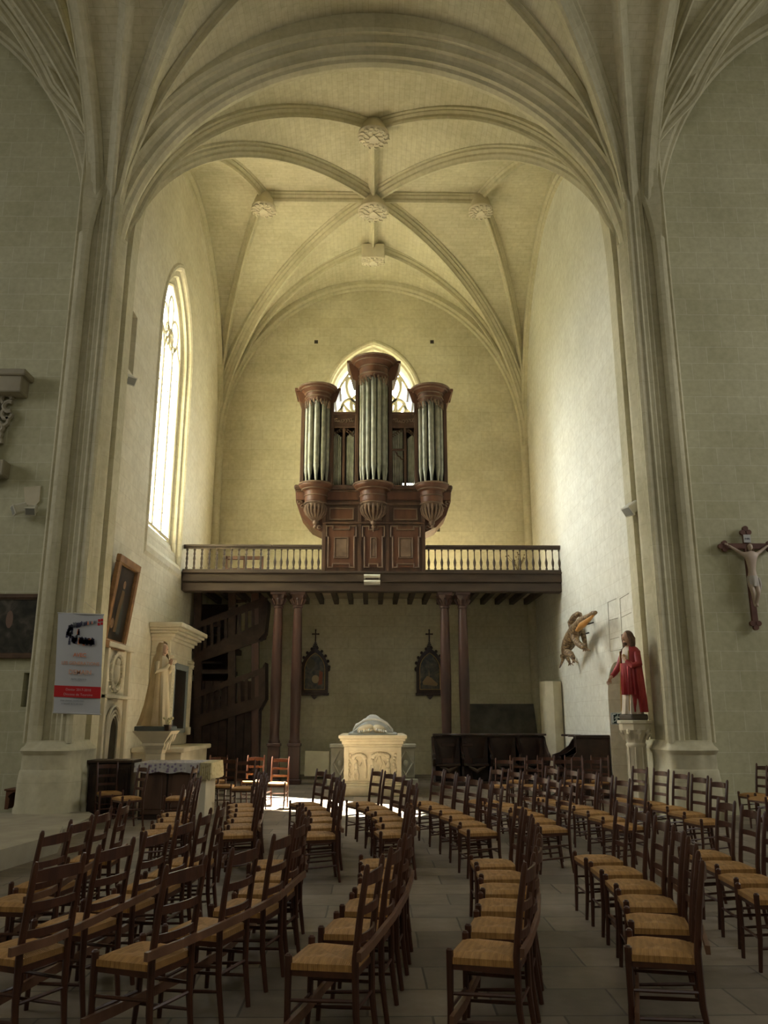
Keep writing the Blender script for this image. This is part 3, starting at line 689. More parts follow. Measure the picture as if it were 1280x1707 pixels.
for (xa, ya, yb) in ((386, 985, 1300), (425, 985, 1300), (329, 985, 1300)):
    part('newel_post', quad_board([(xa-6, ya), (xa+6, ya), (xa+6, yb-4), (xa-6, yb-4)], YS+.02, .16), M_COLW if xa == 425 else M_DARKWOOD, st)
# curved outer skirt of the turning flights
part('curved_skirt', quad_board([(431,1000),(436,990),(446,1000),(446,1010),(441,1055),(431,1066)], YS-.1, .7), M_DARKWOOD, st)
part('curved_skirt', quad_board([(431,1125),(442,1104),(442,1165),(431,1185)], YS-.1, .7), M_DARKWOOD, st)
# treads winding behind
zt0 = 0.2
for k in range(20):
    a = -PI*.15+k*.30; z = .22+k*.235
    mb = MB(); cxs, cys = -4.05, 22.95; r0, r1 = .08, .78
    p = [(cxs+math.cos(a)*r0, cys+math.sin(a)*r0), (cxs+math.cos(a)*r1, cys+math.sin(a)*r1), (cxs+math.cos(a+.36)*r1, cys+math.sin(a+.36)*r1)]
    mb.prism(p, 'z', z, z+.06); part('tread', mb, M_DARKWOOD, st)
mb = MB()
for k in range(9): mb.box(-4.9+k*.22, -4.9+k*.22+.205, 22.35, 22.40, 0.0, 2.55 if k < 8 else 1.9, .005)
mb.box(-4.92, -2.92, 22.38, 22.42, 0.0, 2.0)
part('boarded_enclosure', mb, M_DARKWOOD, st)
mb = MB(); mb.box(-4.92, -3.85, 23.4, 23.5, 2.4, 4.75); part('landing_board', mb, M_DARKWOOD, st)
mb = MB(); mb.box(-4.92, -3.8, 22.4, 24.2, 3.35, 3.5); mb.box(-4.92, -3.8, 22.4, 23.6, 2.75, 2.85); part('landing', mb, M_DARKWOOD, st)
# ================================================================== KEYSTONES of the chapel vault
def keystone(p, z, r, square, label):
    k = thing('keystone', label, 'keystone', (p[0], p[1], z), group=None)
    mb = MB()
    if square: mb.box(p[0]-r*1.15, p[0]+r*1.15, p[1]-r*.8, p[1]+r*.8, z, z+.5, .03)
    else: mb.lathe(p[0], p[1], [(0,z),(r*.8,z),(r*.93,z+.02),(r,z+.06),(r*.96,z+.12),(r*.86,z+.16),(r*.8,z+.28),(r*.55,z+.5)][::-1], 28)
    part('boss', mb, M_PALE, k)
    mb = MB(); rnd = random.Random(int(r*100)+int(p[1]*7))
    for q in range(14):
        a = 2*PI*q/14; rr = r*.78
        cx_, cy_ = (p[0]+math.cos(a)*rr*(1.15 if square else 1), p[1]+math.sin(a)*rr*(.7 if square else 1))
        mb.tube([(cx_+.07*math.cos(a+t), cy_+.07*math.sin(a+t), z-.02+.006*t) for t in [j*.8 for j in range(6)]], .024, 5)
    mb.prism([(p[0]-.11, p[1]+.13), (p[0]+.11, p[1]+.13), (p[0]+.11, p[1]-.02), (p[0], p[1]-.15), (p[0]-.11, p[1]-.02)], 'z', z-.05, z)
    for q in range(8):
        a = 2*PI*q/8+.3; mb.tube([(p[0]+math.cos(a)*r*.3, p[1]+math.sin(a)*r*.3, z-.02), (p[0]+math.cos(a+.35)*r*.62, p[1]+math.sin(a+.35)*r*.62*(.75 if square else 1), z-.015)], .02, 5)
    part('carved_relief', mb, M_PALE, k)
keystone(KF, 15.42, .39, False, 'round carved keystone nearest the crossing arch, at the top of the chapel vault')
keystone(KC, 15.22, .43, False, 'round carved keystone at the very middle of the chapel vault')
keystone((KR[0], KR[1]), 15.22, .31, True, 'square carved keystone of the chapel vault, closest to the back wall')
keystone(KL, 15.28, .34, False, 'round carved keystone on the window side of the chapel vault')
keystone(KX, 15.28, .34, False, 'round carved keystone of the chapel vault, towards the bare bright wall')
# putlog holes as thin dark blocks, their shade put into the colour
M_HOLE = noise_mat('hole_shade', (0.03,0.025,0.015), (0.05,0.04,0.025), 5, 0.9, 0)
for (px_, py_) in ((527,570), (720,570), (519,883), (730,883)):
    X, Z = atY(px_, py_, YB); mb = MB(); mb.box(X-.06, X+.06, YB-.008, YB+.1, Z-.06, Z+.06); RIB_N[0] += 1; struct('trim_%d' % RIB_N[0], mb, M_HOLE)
# ================================================================== CHAIRS
M_RUSH = noise_mat('woven_rush', (0.30,0.155,0.048), (0.45,0.245,0.082), 9, 0.6, 0.25, 0.35, stretch=(1,6,1), dist=.004)
def weave(m):
    nt = m.node_tree; L = nt.links.new; b = nt.nodes['Principled BSDF']; ramp = [n for n in nt.nodes if n.type == 'VALTORGB'][0]; bump = [n for n in nt.nodes if n.type == 'BUMP'][0]
    g = N(nt, 'ShaderNodeTexCoord'); sp = N(nt, 'ShaderNodeSeparateXYZ'); L(g.outputs['Object'], sp.inputs[0])
    def M_(op, a, bb=None):
        n = N(nt, 'ShaderNodeMath', operation=op); L(a, n.inputs[0])
        if bb is not None:
            if hasattr(bb, 'links'): L(bb, n.inputs[1])
            else: n.inputs[1].default_value = bb
        return n.outputs[0]
    ax, ay = M_('ABSOLUTE', sp.outputs['X']), M_('ABSOLUTE', sp.outputs['Y'])
    mask = M_('GREATER_THAN', ax, ay)                     # side triangles against front and back ones
    sx, sy = M_('SINE', M_('MULTIPLY', sp.outputs['X'], 620.0)), M_('SINE', M_('MULTIPLY', sp.outputs['Y'], 620.0))
    mx = N(nt, 'ShaderNodeMix', data_type='FLOAT'); L(mask, mx.inputs[0]); L(sx, mx.inputs[2]); L(sy, mx.inputs[3])
    L(mx.outputs[0], bump.inputs['Height']); bump.inputs['Strength'].default_value = .5; bump.inputs['Distance'].default_value = .002
    st = N(nt, 'ShaderNodeMath', operation='MULTIPLY_ADD'); st.inputs[1].default_value = .025; st.inputs[2].default_value = .94; L(mx.outputs[0], st.inputs[0])
    sheen_tone = N(nt, 'ShaderNodeMath', operation='MULTIPLY_ADD'); sheen_tone.inputs[1].default_value = .20; L(mask, sheen_tone.inputs[0]); L(st.outputs[0], sheen_tone.inputs[2])  # side triangles lightened, a sheen put into the rush colour
    mc = N(nt, 'ShaderNodeMix', data_type='RGBA', blend_type='MULTIPLY'); mc.inputs[0].default_value = 1.0; L(ramp.outputs[0], mc.inputs[6]); L(sheen_tone.outputs[0], mc.inputs[7]); L(mc.outputs[2], b.inputs['Base Color'])
weave(M_RUSH)
def chair_meshes():
    out = []
    # seat: woven rush over rails, pillowy with the four-triangle weave
    s = MB(); zf = .452
    wf, wb, yf, yb = .215, .18, .20, -.19
    n = 8; g = []
    for j in range(n+1):
        v = j/n; y = yb+(yf-yb)*v; w = wb+(wf-wb)*v
        for i in range(n+1):
            u = i/n*2-1; vv = v*2-1; d = max(abs(u), abs(vv)); m = min(abs(u), abs(vv))
            edge = 1-d**10; z = zf-.018*(1-edge) + .010*(d-.5)*(1 if d < .95 else .2) - .005*(1 if abs(abs(u)-abs(vv)) < .06 else 0)
            g.append((u*w, y, z))
    s.add(g, [(j*(n+1)+i, j*(n+1)+i+1, (j+1)*(n+1)+i+1, (j+1)*(n+1)+i) for j in range(n) for i in range(n)], True)
    s.prism([(-wb, yb), (wb, yb), (wf, yf), (-wf, yf)], 'z', .405, zf-.016)
    out.append(('seat', s.mesh('seat', M_RUSH)))
    def leg(pts, r): m_ = MB(); m_.tube(pts, r, 8); return ('leg', m_.mesh('leg', M_CHAIR))
    for sx in (-1, 1):
        out.append(leg([(sx*.185,.205,0),(sx*.20,.19,.2),(sx*.205,.188,.44),(sx*.205,.188,.468),(sx*.205,.188,.478)], [.015,.019,.0215,.022,.012]))
        out.append(leg([(sx*.175,-.235,0),(sx*.178,-.20,.22),(sx*.18,-.195,.46),(sx*.182,-.225,.68),(sx*.185,-.262,.875),(sx*.185,-.266,.895)], [.016,.020,.0215,.020,.0175,.009]))
    for (z, h, y) in ((.822, .027, -.256), (.680, .020, -.228), (.550, .019, -.208)):
        m_ = MB(); N_ = 8; vs = []
        for i in range(N_+1):
            u = i/N_*2-1; yy = y-.03*(1-u*u); top = h*(1+.35*(1-u*u)) if z > .8 else h
            x = u*.178
            for (dy, dz) in ((-.007,-h),(.007,-h),(.007,top),(-.007,top)): vs.append((x, yy+dy, z+dz))
        fs = [(i*4+k, i*4+(k+1)%4, (i+1)*4+(k+1)%4, (i+1)*4+k) for i in range(N_) for k in range(4)]
        m_.add(vs, fs); out.append(('slat', m_.mesh('slat', M_CHAIR)))
    def rod(a, b, r=.0105): m_ = MB(); m_.tube([a, ((a[0]+b[0])/2, (a[1]+b[1])/2, (a[2]+b[2])/2), b], [r*.8, r, r*.8], 6); out.append(('stretcher', m_.mesh('stretcher', M_CHAIR)))
    for sx in (-1, 1):
        rod((sx*.195,.195,.14), (sx*.178,-.212,.16)); rod((sx*.20,.19,.27), (sx*.18,-.198,.28))
    rod((-.20,.19,.20), (.20,.19,.20)); rod((-.18,-.20,.24), (.18,-.20,.24))
    m_ = MB(); m_.box(-.19,.19,.172,.192,.375,.405); m_.box(-.17,.17,-.198,-.18,.375,.405)
    for sx in (-1, 1): m_.prism([(sx*.19,.19),(sx*.205,.19),(sx*.188,-.19),(sx*.17,-.19)], 'z', .378, .405)
    out.append(('seat_frame', m_.mesh('seat_frame', M_CHAIR)))
    return out
CM = chair_meshes()
for _n, _m in CM: _m.transform(Matrix.Diagonal((.87, .87, 1, 1)))
proto = bpy.data.objects.new('church_chair', None); COL.objects.link(proto); proto.empty_display_size = .1
protos = []
for nm, me in CM:
    o = bpy.data.objects.new(nm, me); COL.objects.link(o); o.parent = proto; protos.append(o)
first = [True]
def put_chair(x, y, face, label, group, z=0.0):
    rz = math.atan2(-face[0], face[1])
    if first[0]: r = proto; first[0] = False
    else:
        r = proto.copy(); COL.objects.link(r)
        for ch in protos:
            c = ch.copy(); COL.objects.link(c); c.parent = r
    r.location = (x, y, z); r.rotation_euler = (0, 0, rz); tag(r, label, 'chair', group)
    return r
ORD = ['first', 'second', 'third', 'fourth', 'fifth', 'sixth', 'seventh', 'eighth']
ROWS = {
'N0': [(-2.3, 5.84), (-2.35, 6.42), (-2.37, 6.98), (-2.37, 7.52)],
'N1': [(-1.82, 4.69), (-1.72, 5.27), (-1.63, 5.82), (-1.57, 6.34), (-1.53, 6.84), (-1.5, 7.34)],
'N2': [(-1.15, 4.6), (-0.94, 5.14), (-0.79, 5.67), (-0.73, 6.19), (-0.73, 6.69), (-0.81, 7.19)],
'N3': [(-0.2, 4.56), (-0.08, 5.12), (0.01, 5.67), (0.07, 6.2), (0.09, 6.72), (0.08, 7.23)],
'N4': [(0.61, 4.63), (0.75, 5.14), (0.86, 5.66), (0.94, 6.17), (0.99, 6.69), (1.01, 7.21)],
'N5': [(1.52, 4.67), (1.69, 5.22), (1.81, 5.76), (1.89, 6.31), (1.93, 6.86), (1.94, 7.41)],
'N6': [(2.72, 5.96), (2.82, 6.52), (2.9, 7.08), (2.95, 7.66)],
'F0': [(-2.22, 9.12), (-2.26, 9.69), (-2.32, 10.24), (-2.4, 10.78)],
'F1': [(-1.39, 9.05), (-1.43, 9.62), (-1.49, 10.18), (-1.56, 10.74), (-1.65, 11.3), (-1.75, 11.85)],
'F2': [(-0.54, 8.95), (-0.55, 9.6), (-0.59, 10.24), (-0.66, 10.86), (-0.77, 11.46), (-0.91, 12.03)],
'F3': [(0.23, 9.07), (0.25, 9.7), (0.22, 10.32), (0.15, 10.92), (0.04, 11.5), (-0.12, 12.05)],
'F4': [(1.14, 9.2), (1.11, 9.83), (1.05, 10.44), (0.97, 11.03), (0.87, 11.59), (0.75, 12.12)],
'F5': [(1.93, 9.42), (1.96, 10.1), (1.95, 10.74), (1.9, 11.34), (1.8, 11.88), (1.63, 12.4)],
'F6': [(2.81, 9.62), (2.83, 10.3), (2.81, 10.95), (2.77, 11.55), (2.66, 12.12), (2.5, 12.66)],
'F7': [(3.9, 10.06), (3.97, 10.8), (3.98, 11.46), (3.92, 12.06), (3.8, 12.62)],
}
RN = {'N0': ('near block', 'short row beside the stone step'), 'N1': ('near block', 'leftmost full row'), 'N2': ('near block', 'second full row from left'), 'N3': ('near block', 'third full row from left'),
      'N4': ('near block', 'fourth full row from left'), 'N5': ('near block', 'fifth full row from left'), 'N6': ('near block', 'rightmost row'),
      'F0': ('middle block', 'row nearest the draped altar'), 'F1': ('middle block', 'second row from left'), 'F2': ('middle block', 'third row from left'), 'F3': ('middle block', 'row ending at the tomb'),
      'F4': ('middle block', 'first row right of the tomb'), 'F5': ('middle block', 'second row right of the tomb'), 'F6': ('middle block', 'third row right of the tomb'), 'F7': ('middle block', 'row by the red statue')}
M_RAIL = noise_mat('rail_wood', (0.12,0.055,0.03), (0.20,0.10,0.055), 8, 0.4, 0.05, 0.5, stretch=(1,1,.3))
for key, pts in ROWS.items():
    cx_ = -8.0 if key in ('N0','N1','N2') else -10.5
    blk, rn = RN[key]; n = len(pts); fr = []
    for i, (x, y) in enumerate(pts):
        f = Vector((cx_-x, 7.2-y, 0)).normalized()
        if key in ('N4','N5'): f = Matrix.Rotation(-math.radians(max(0, 6-i*2)), 3, 'Z') @ f
        if key in ('N1','N2'): f = Matrix.Rotation(-math.radians(max(0, 4-i)), 3, 'Z') @ f
        fr.append(f)
        o_ = {0: 'nearest', 1: 'second', 2: 'third', 3: 'fourth', 4: 'fifth', 5: 'sixth'}[i]
        put_chair(x, y, f, 'rush-seated chair, %s of its row, %s, %s' % (o_, blk, rn), 'rush-seated chairs of the %s, %s' % (blk, rn))
    if key in ('N0','N1','N2','N3','N4','N5','F1','F2','F3'):
        m_ = min(n, 4); rl = thing('row_rail', 'wooden rail pair joining chairs of %s, %s' % (blk, rn), 'rail', (pts[0][0], pts[0][1], 0))
        for (dy, z, th, hh) in ((-.215, .50, .011, .020), (.14, .17, .011, .025)):
            P = []; F = []
            for i in range(m_):
                x, y = pts[i]; f = fr[i]; side = Vector((-f.y, f.x, 0)); side = side if side.y < 0 else -side
                b = Vector((x, y, z)) + f*dy
                if i == 0: P.append(b + side*.26); F.append(f)
                P.append(b); F.append(f)
                if i == m_-1: P.append(b - side*.24); F.append(f)
            mb = MB(); mb.sweep(P, [(f, Vector((0,0,1))) for f in F], [(-th,-hh),(th,-hh),(th,hh),(-th,hh)], closed=True)
            part('rail', mb, M_RAIL, rl)
# right-hand group against the nave wall
for i, (x, y) in enumerate([(5.88, 12.75), (6.0, 13.35), (6.62, 12.8)]):
    put_chair(x, y, (-.95, -.3), ['rush-seated chair, front one of the pair under the crucifix wall', 'rush-seated chair, rear one of the pair beside the large pier', 'rush-seated chair cut by the right edge under the crucifix'][i], 'chairs under the crucifix')
for i, (x, y) in enumerate([(2.3, 15.1), (2.83, 15.1), (3.36, 15.12), (3.89, 15.14)]):
    put_chair(x, y, (-.42, -.9), 'rush-seated chair facing forward, %s from left in front row before the choir stalls' % ORD[i], 'chairs before the choir stalls')
for i, (x, y) in enumerate([(2.78, 16.2), (3.31, 16.2), (3.84, 16.2), (4.35, 16.2)]):
    put_chair(x, y, (-.30, -.95), 'rush-seated chair facing forward, %s from left in rear row before the choir stalls' % ORD[i], 'chairs before the choir stalls')
for (x, y), f, lb in (((-4.22, 13.9), (.5, -.85), 'dim rush-seated chair between the dark cabinet and the pier'), ((-3.66, 13.0), (-.75, -.65), 'dim rush-seated chair in front of the draped altar table, turned left'),
                      ((-2.9, 13.0), (-1, .0), 'dim rush-seated chair against the panelled front of the draped altar'), ((-2.2, 14.75), (.0, -1), 'sunlit rush-seated chair just right of the draped altar table'),
                      ((-2.62, 15.3), (-.1, -1), 'rush-seated chair half hidden behind the draped altar table corner'), ((-2.25, 16.3), (-.1, -1), 'sunlit rush-seated chair before the dark staircase, behind another chair'),
                      ((-2.95, 16.4), (.1, -1), 'dim ladder-back chair before the staircase, farthest left of the sunlit group'), ((-1.72, 15.75), (-.12, -1), 'brightly sunlit rush-seated chair standing alone at the edge of the sun patch')):
    put_chair(x, y, f, lb, 'chairs around the draped altar')
# ================================================================== TOMB
M_TOMB = noise_mat('tomb_limestone', (0.60,0.52,0.36), (0.72,0.64,0.46), 5, 0.8, 0.3)
M_MARBLE = noise_mat('effigy_marble', (0.55,0.56,0.54), (0.68,0.68,0.64), 6, 0.45, 0.15, 0.4)
tb = thing('tomb', 'pale carved stone tomb chest with reclining effigy in the middle of the chapel', 'tomb', (0.03, 19.1, 0))
x0, x1, yf, yb_ = -.58, .64, 18.1, 20.2
mb = MB()
for (o, za, zb2) in ((.10, 0, .20), (.07, .20, .25), (.03, .25, .30)): mb.box(x0-o, x1+o, yf-o, yb_+o, za, zb2, .015)
part('plinth', mb, M_TOMB, tb)
mb = MB(); mb.box(x0, x1, yf, yb_, .30, 1.02, .01)
for xa in (x0, x1-.10): mb.box(xa, xa+.10, yf-.03, yf+.02, .30, 1.0, .008)
mb.box(x0, x1, yf-.025, yf+.02, .90, 1.0, .008)
part('chest', mb, M_TOMB, tb)
mb = MB()
for (o, za, zb2) in ((.02, 1.0, 1.05), (.05, 1.05, 1.12), (.09, 1.12, 1.17), (.12, 1.17, 1.24)): mb.box(x0-o, x1+o, yf-o, yb_+o, za, zb2, .012)
part('cornice', mb, M_TOMB, tb)
rel = MB(); rnd = random.Random(5); yy = yf-.005
def fblob(x, z, rx, rz, d=.035): rel.ball((x, yy, z), rx, d, rz, 10, 6)
for (xc_, zc_, w_) in ((-.26, .80, .16), (.20, .82, .22)):              # tree crowns
    for k in range(11):
        a = PI*k/10; fblob(xc_+math.cos(a)*w_*.75, zc_-.03+.07*math.sin(a), .055, .04, .05)
rel.tube([(-.12,yy,.36),(-.10,yy,.55),(-.14,yy,.78)], [.03,.02,.03], 7)
rel.tube([(.17,yy,.80),(.22,yy,.66),(.17,yy,.50),(.12,yy,.38)], [.028,.02,.024,.03], 7)
for (xf, sc_, ln) in ((-.32, 1.0, 1), (.36, 1.05, -1), (.02, 1.15, 1)):
    fblob(xf, .70*sc_, .032, .04, .045); fblob(xf, .60*sc_, .05, .08, .05); fblob(xf, .50*sc_, .055, .07, .045)
    for s_ in (-1, 1): rel.tube([(xf+s_*.02, yy, .50*sc_), (xf+s_*.045*ln, yy-.02, .42), (xf+s_*.035, yy, .33)], [.032,.026,.02], 7)
    rel.tube([(xf, yy, .64*sc_), (xf+.07*ln, yy-.02, .60*sc_), (xf+.11*ln, yy-.01, .68*sc_)], [.024,.02,.014], 6)
rel.prism([(-.06,.32),(.16,.32),(.15,.52),(.09,.74),(-.02,.76),(-.09,.55)], 'y', yf-.02, yf+.01)
for k in range(8):
    fblob(.50+.02*math.sin(k), .38+k*.065, .035, .035, .03); fblob(-.47+.02*math.sin(k*2), .38+k*.065, .03, .035, .025)
part('relief_carving', rel, M_TOMB, tb)
eff = thing('effigy', 'grey-white marble effigy lying on top of the pale tomb chest', 'sculpture', (.03, 19.1, 1.24))
mb = MB(); mb.box(-.50, .56, 18.12, 20.1, 1.24, 1.28, .01)
part('slab', mb, M_MARBLE, eff)
mb = MB(); n_, m_ = 26, 20; vs = []                              # draped lying body, feet towards the viewer
for j in range(m_+1):
    v = j/m_; y = 18.2+1.6*v; w = (.40+.05*math.sin(v*3)) ; hgt_ = .33*math.sin(min(1, .35+v*1.6)*PI/2)*(1-.35*v)
    for i in range(n_+1):
        a = PI*i/n_; f_ = 1+.045*math.sin(a*11+v*3)+.03*math.sin(a*5-v*7)
        vs.append((.03-math.cos(a)*w*f_, y, 1.27+max(0.0, math.sin(a))**.8*hgt_*f_))
mb.add(vs, [(j*(n_+1)+i, j*(n_+1)+i+1, (j+1)*(n_+1)+i+1, (j+1)*(n_+1)+i) for j in range(m_) for i in range(n_)], True)
mb.add(vs[:n_+1], [list(range(n_+1))]); part('draped_body', mb, M_MARBLE, eff)
mb = MB()
mb.ball((-.13, 18.22, 1.36), .19, .14, .10, M=Matrix.Rotation(-.25, 3, 'Y')); part('foot', mb, M_TOMB, eff); mb = MB(); mb.ball((.17, 18.24, 1.35), .17, .13, .10, M=Matrix.Rotation(.35, 3, 'Y')); part('foot', mb, M_TOMB, eff); mb = MB()
for k in range(5):
    for s_ in (-1, 1): mb.ball((.03+s_*(.08+.05*k), 18.12, 1.35-.01*k), .026, .05, .03, n=8, m=5)
part('robe_hem', mb, M_MARBLE, eff)
mb = MB(); mb.ball((.03, 19.95, 1.36), .26, .18, .10); part('pillow', mb, M_MARBLE, eff)
mb = MB(); mb.ball((.03, 19.9, 1.48), .10, .12, .13); part('head', mb, M_MARBLE, eff)
mb = MB()                                                       # ridged outer cloth folds arching over
for k in range(5):
    r_ = .42-.05*k; mb.tube([(.03-math.cos(PI*i/12)*r_, 18.28+.1*k, 1.27+math.sin(PI*i/12)*(.30+.02*k)) for i in range(13)], [.02+.012*math.sin(i*.9+k)**2 for i in range(13)], 6)
part('cloth_fold', mb, M_MARBLE, eff)
# block with lozenges behind the tomb
M_GREYB = noise_mat('weathered_grey_stone', (0.36,0.34,0.26), (0.46,0.43,0.33), 4, .8, .2)
lz = thing('carved_block', 'grey stone block with lozenge carvings standing behind the tomb', 'stone block', (.05, 21.0, 0))
mb = MB(); mb.box(-1.08, 1.14, 20.75, 21.0, 0, .16, .02); mb.box(-.99, 1.06, 20.8, 21.0, .16, .90, .01); mb.box(-1.03, 1.10, 20.76, 21.0, .88, .98, .02)
part('block', mb, M_GREYB, lz)
for xc_ in (-.76, .84):
    mb = MB(); q = [(xc_, .24), (xc_+.17, .52), (xc_, .82), (xc_-.17, .52)]
    for a, b in zip(q, q[1:]+q[:1]): mb.tube([(a[0], 20.795, a[1]), (b[0], 20.795, b[1])], .018, 6)
    mb.ball((xc_, 20.80, .52), .06, .02, .08)
    for (xa, xb, za, zb2) in ((xc_-.2, xc_+.2, .2, .215), (xc_-.2, xc_+.2, .845, .86)): mb.box(xa, xb, 20.785, 20.81, za, zb2)
    part('lozenge_carving', mb, M_GREYB, lz)
M_GREYST = noise_mat('grey_stone', (0.30,0.29,0.23), (0.40,0.38,0.30), 3, 0.8, 0.15)
def leaning(name, quad_px, Y, th, mat, label, cat, lean=.25):
    P = [atY(a, b, Y) for a, b in quad_px]; zmin = min(p[1] for p in P); zmax = max(p[1] for p in P)
    mb = MB(); vs = [(p[0], Y+lean*(p[1]-zmin)/(zmax-zmin), max(p[1], 0.0)) for p in P]; vs += [(v[0], v[1]+th, v[2]) for v in vs]; n = len(P)
    mb.add(vs, [list(range(n)), list(range(n, 2*n))[::-1]]+[(i, (i+1)%n, n+(i+1)%n, n+i) for i in range(n)])
    return single(name, mb, mat, label, cat)
leaning('stone_slab', [(507,1294),(548,1294),(548,1253),(508,1252)], 23.2, .12, M_PALE, 'small pale square slab leaning between the column and the tomb', 'stone slab', .15)
leaning('stone_slab', [(785,1287),(905,1287),(893,1173),(785,1173)], 24.2, .14, noise_mat('dark_slate', (0.06,0.055,0.045), (0.12,0.11,0.085), 3, 0.7, 0.2), 'large dark engraved slab leaning on the back wall behind the choir stalls', 'stone slab', .35)
X, Z = atY(908, 1141, 21.7); mb = MB(); mb.prism([(4.42,21.9),(4.50,21.55),(4.68,21.45),(4.93,21.6),(4.93,22.0),(4.5,22.05)], 'z', 0, 2.52)
single('stone_shaft', mb, M_PALE, 'tall pale faceted stone shaft standing in the corner behind the choir stalls', 'stone pillar')
# step and stools by the left pier
M_STEP = noise_mat('step_stone', (0.30,0.27,0.20), (0.40,0.36,0.27), 2.5, 0.8, 0.2)
mb = MB(); mb.prism([(q_[0], min(q_[1], 14.5)) for q_ in [atZ(*p, .15) for p in ((-120,1356),(148,1353),(158,1359),(108,1382),(-120,1404))]], 'z', 0, .15)
single('stone_step', mb, M_STEP, 'low pale stone step at the foot of the left pier', 'step')
mb = MB(); mb.prism([atZ(*p, .22) for p in ((-120,1384),(78,1370),(105,1376),(98,1390),(-120,1450))], 'z', 0, .22)
single('stone_step', mb, M_STEP, 'nearer pale stone platform edge at the left, in front of the lower step', 'step')
stl = thing('wooden_stool', 'small brown wooden stool standing against the left nave wall', 'stool', (-6.0, 14.3, .15))
(sx0, sz0), (sx1, sz1) = atY(12, 1354, 14.3), atY(42, 1314, 14.3)
sz0 = .15
mb = MB(); mb.box(sx0-.03, sx1+.03, 14.15, 14.5, sz1-.03, sz1, .008); part('seat', mb, M_WOOD_PANEL, stl)
for xa in (14.17, 14.45):
    mb = MB(); w_ = sx1-sx0; c_ = (sx0+sx1)/2
    mb.prism([(sx0, sz0), (c_-.07, sz0), (c_-.06, sz0+.16), (c_-.09, sz0+.2), (c_-.05, sz0+.24), (c_, sz0+.27), (c_+.05, sz0+.24), (c_+.09, sz0+.2), (c_+.06, sz0+.16), (c_+.07, sz0), (sx1, sz0), (sx1, sz1-.03), (sx0, sz1-.03)], 'y', xa, xa+.025); part('side_panel', mb, M_WOOD_PANEL, stl)
for xa in (sx0, sx1-.025): mb = MB(); mb.box(xa, xa+.025, 14.19, 14.45, sz0, sz1-.03); part('end_panel', mb, M_WOOD_PANEL, stl)
# ================================================================== DARK CABINET AND DRAPED ALTAR
cb = thing('dark_cabinet', 'dark wooden cabinet standing at the foot of the left pier', 'cabinet', (-4.3, 14.6, 0))
cx0, cx1 = atZ(150, 1360, 0)[0]+.0, -4.02
mb = MB(); mb.box(-4.72, cx1, 14.35, 14.85, .0, .86, .01); part('body', mb, M_STALL, cb)
mb = MB(); mb.box(-4.76, cx1+.03, 14.30, 14.88, .86, .91, .01); part('top', mb, M_STALL, cb)
for k in range(2):
    mb = MB(); xa = -4.69+k*.335; mb.box(xa, xa+.31, 14.325, 14.36, .08, .80, .01); mb.box(xa+.05, xa+.26, 14.315, 14.33, .14, .74, .006); part('door', mb, M_STALL, cb)
M_CLOTH = None
def cloth_mat(name, base, spots):
    m, nt, b = nodes(name, .8, .2); L = nt.links.new; g = N(nt, 'ShaderNodeTexCoord'); v = N(nt, 'ShaderNodeTexVoronoi'); v.inputs['Scale'].default_value = 17
    L(g.outputs['Object'], v.inputs['Vector']); r = N(nt, 'ShaderNodeValToRGB'); r.color_ramp.elements[0].position = .25; r.color_ramp.elements[0].color = (*spots, 1)
    r.color_ramp.elements[1].position = .45; r.color_ramp.elements[1].color = (*base, 1); L(v.outputs['Distance'], r.inputs[0]); L(r.outputs[0], b.inputs['Base Color']); return m
M_FLORAL = cloth_mat('floral_cloth', (0.48,0.46,0.44), (0.22,0.17,0.26)); M_LACE = cloth_mat('yellow_lace', (0.55,0.48,0.28), (0.40,0.33,0.18))
al = thing('altar_table', 'panelled dark wooden altar table with a pale end board, before the stone retable', 'table', (-3.2, 14.6, 0))
mb = MB(); mb.box(-3.78, -2.88, 14.05, 14.9, 0, .84, .01); part('body', mb, M_STALL, al)
for k in range(2):
    mb = MB(); xa = -3.74+k*.43; mb.box(xa, xa+.40, 14.02, 14.06, .08, .78, .01); mb.box(xa+.06, xa+.34, 14.005, 14.03, .16, .70, .01); part('panel', mb, M_WOOD, al)
mb = MB(); mb.box(-2.88, -2.70, 14.05, 14.9, 0, .84, .005); part('end_board', mb, M_PALE, al, 'pale cream end board')
mb = MB(); mb.box(-3.84, -2.66, 13.98, 14.95, .84, .875, .01); part('tabletop', mb, M_STALL, al)
def cloth(x0, x1, y0, y1, z, drop, seed, mat, label, name='altar_cloth'):
    mb = MB(); n = 40; rnd = random.Random(seed); vs = []
    per = [(x0+(x1-x0)*i/n, y0, 0, -1) for i in range(n+1)] + [(x1, y0+(y1-y0)*i/12, 1, 0) for i in range(1, 13)]
    for lv, (dz, out) in enumerate(((0, -.02), (0, 0), (-.5*drop, .012), (-drop, .02))):
        for i, (x, y, nx, ny) in enumerate(per):
            w = (.012*math.sin(i*.9)+.008*math.sin(i*2.3))*(lv/3); vs.append((x+nx*(out+w), y+ny*(out+w), z+dz+(.012*math.sin(i*.45+seed) if lv == 3 else 0)))
    m = len(per); mb.add(vs, [(l*m+i, l*m+i+1, (l+1)*m+i+1, (l+1)*m+i) for l in range(3) for i in range(m-1)], True)
    mb.add([(x0, y0, z+.001), (x1, y0, z+.001), (x1, y1, z+.001), (x0, y1, z+.001), (x0, y0, z-.002), (x1, y0, z-.002), (x1, y1, z-.002), (x0, y1, z-.002)], [(0,1,2,3),(4,5,6,7)]); return single(name, mb, mat, label, 'cloth')
cloth(-3.86, -2.80, 13.965, 14.97, .882, .15, 1, M_FLORAL, 'white cloth with small purple flowers draped over the altar table')
cloth(-2.79, -2.60, 13.965, 14.97, .882, .26, 2, M_LACE, 'yellowish lace cloth hanging from the right end of the altar table')
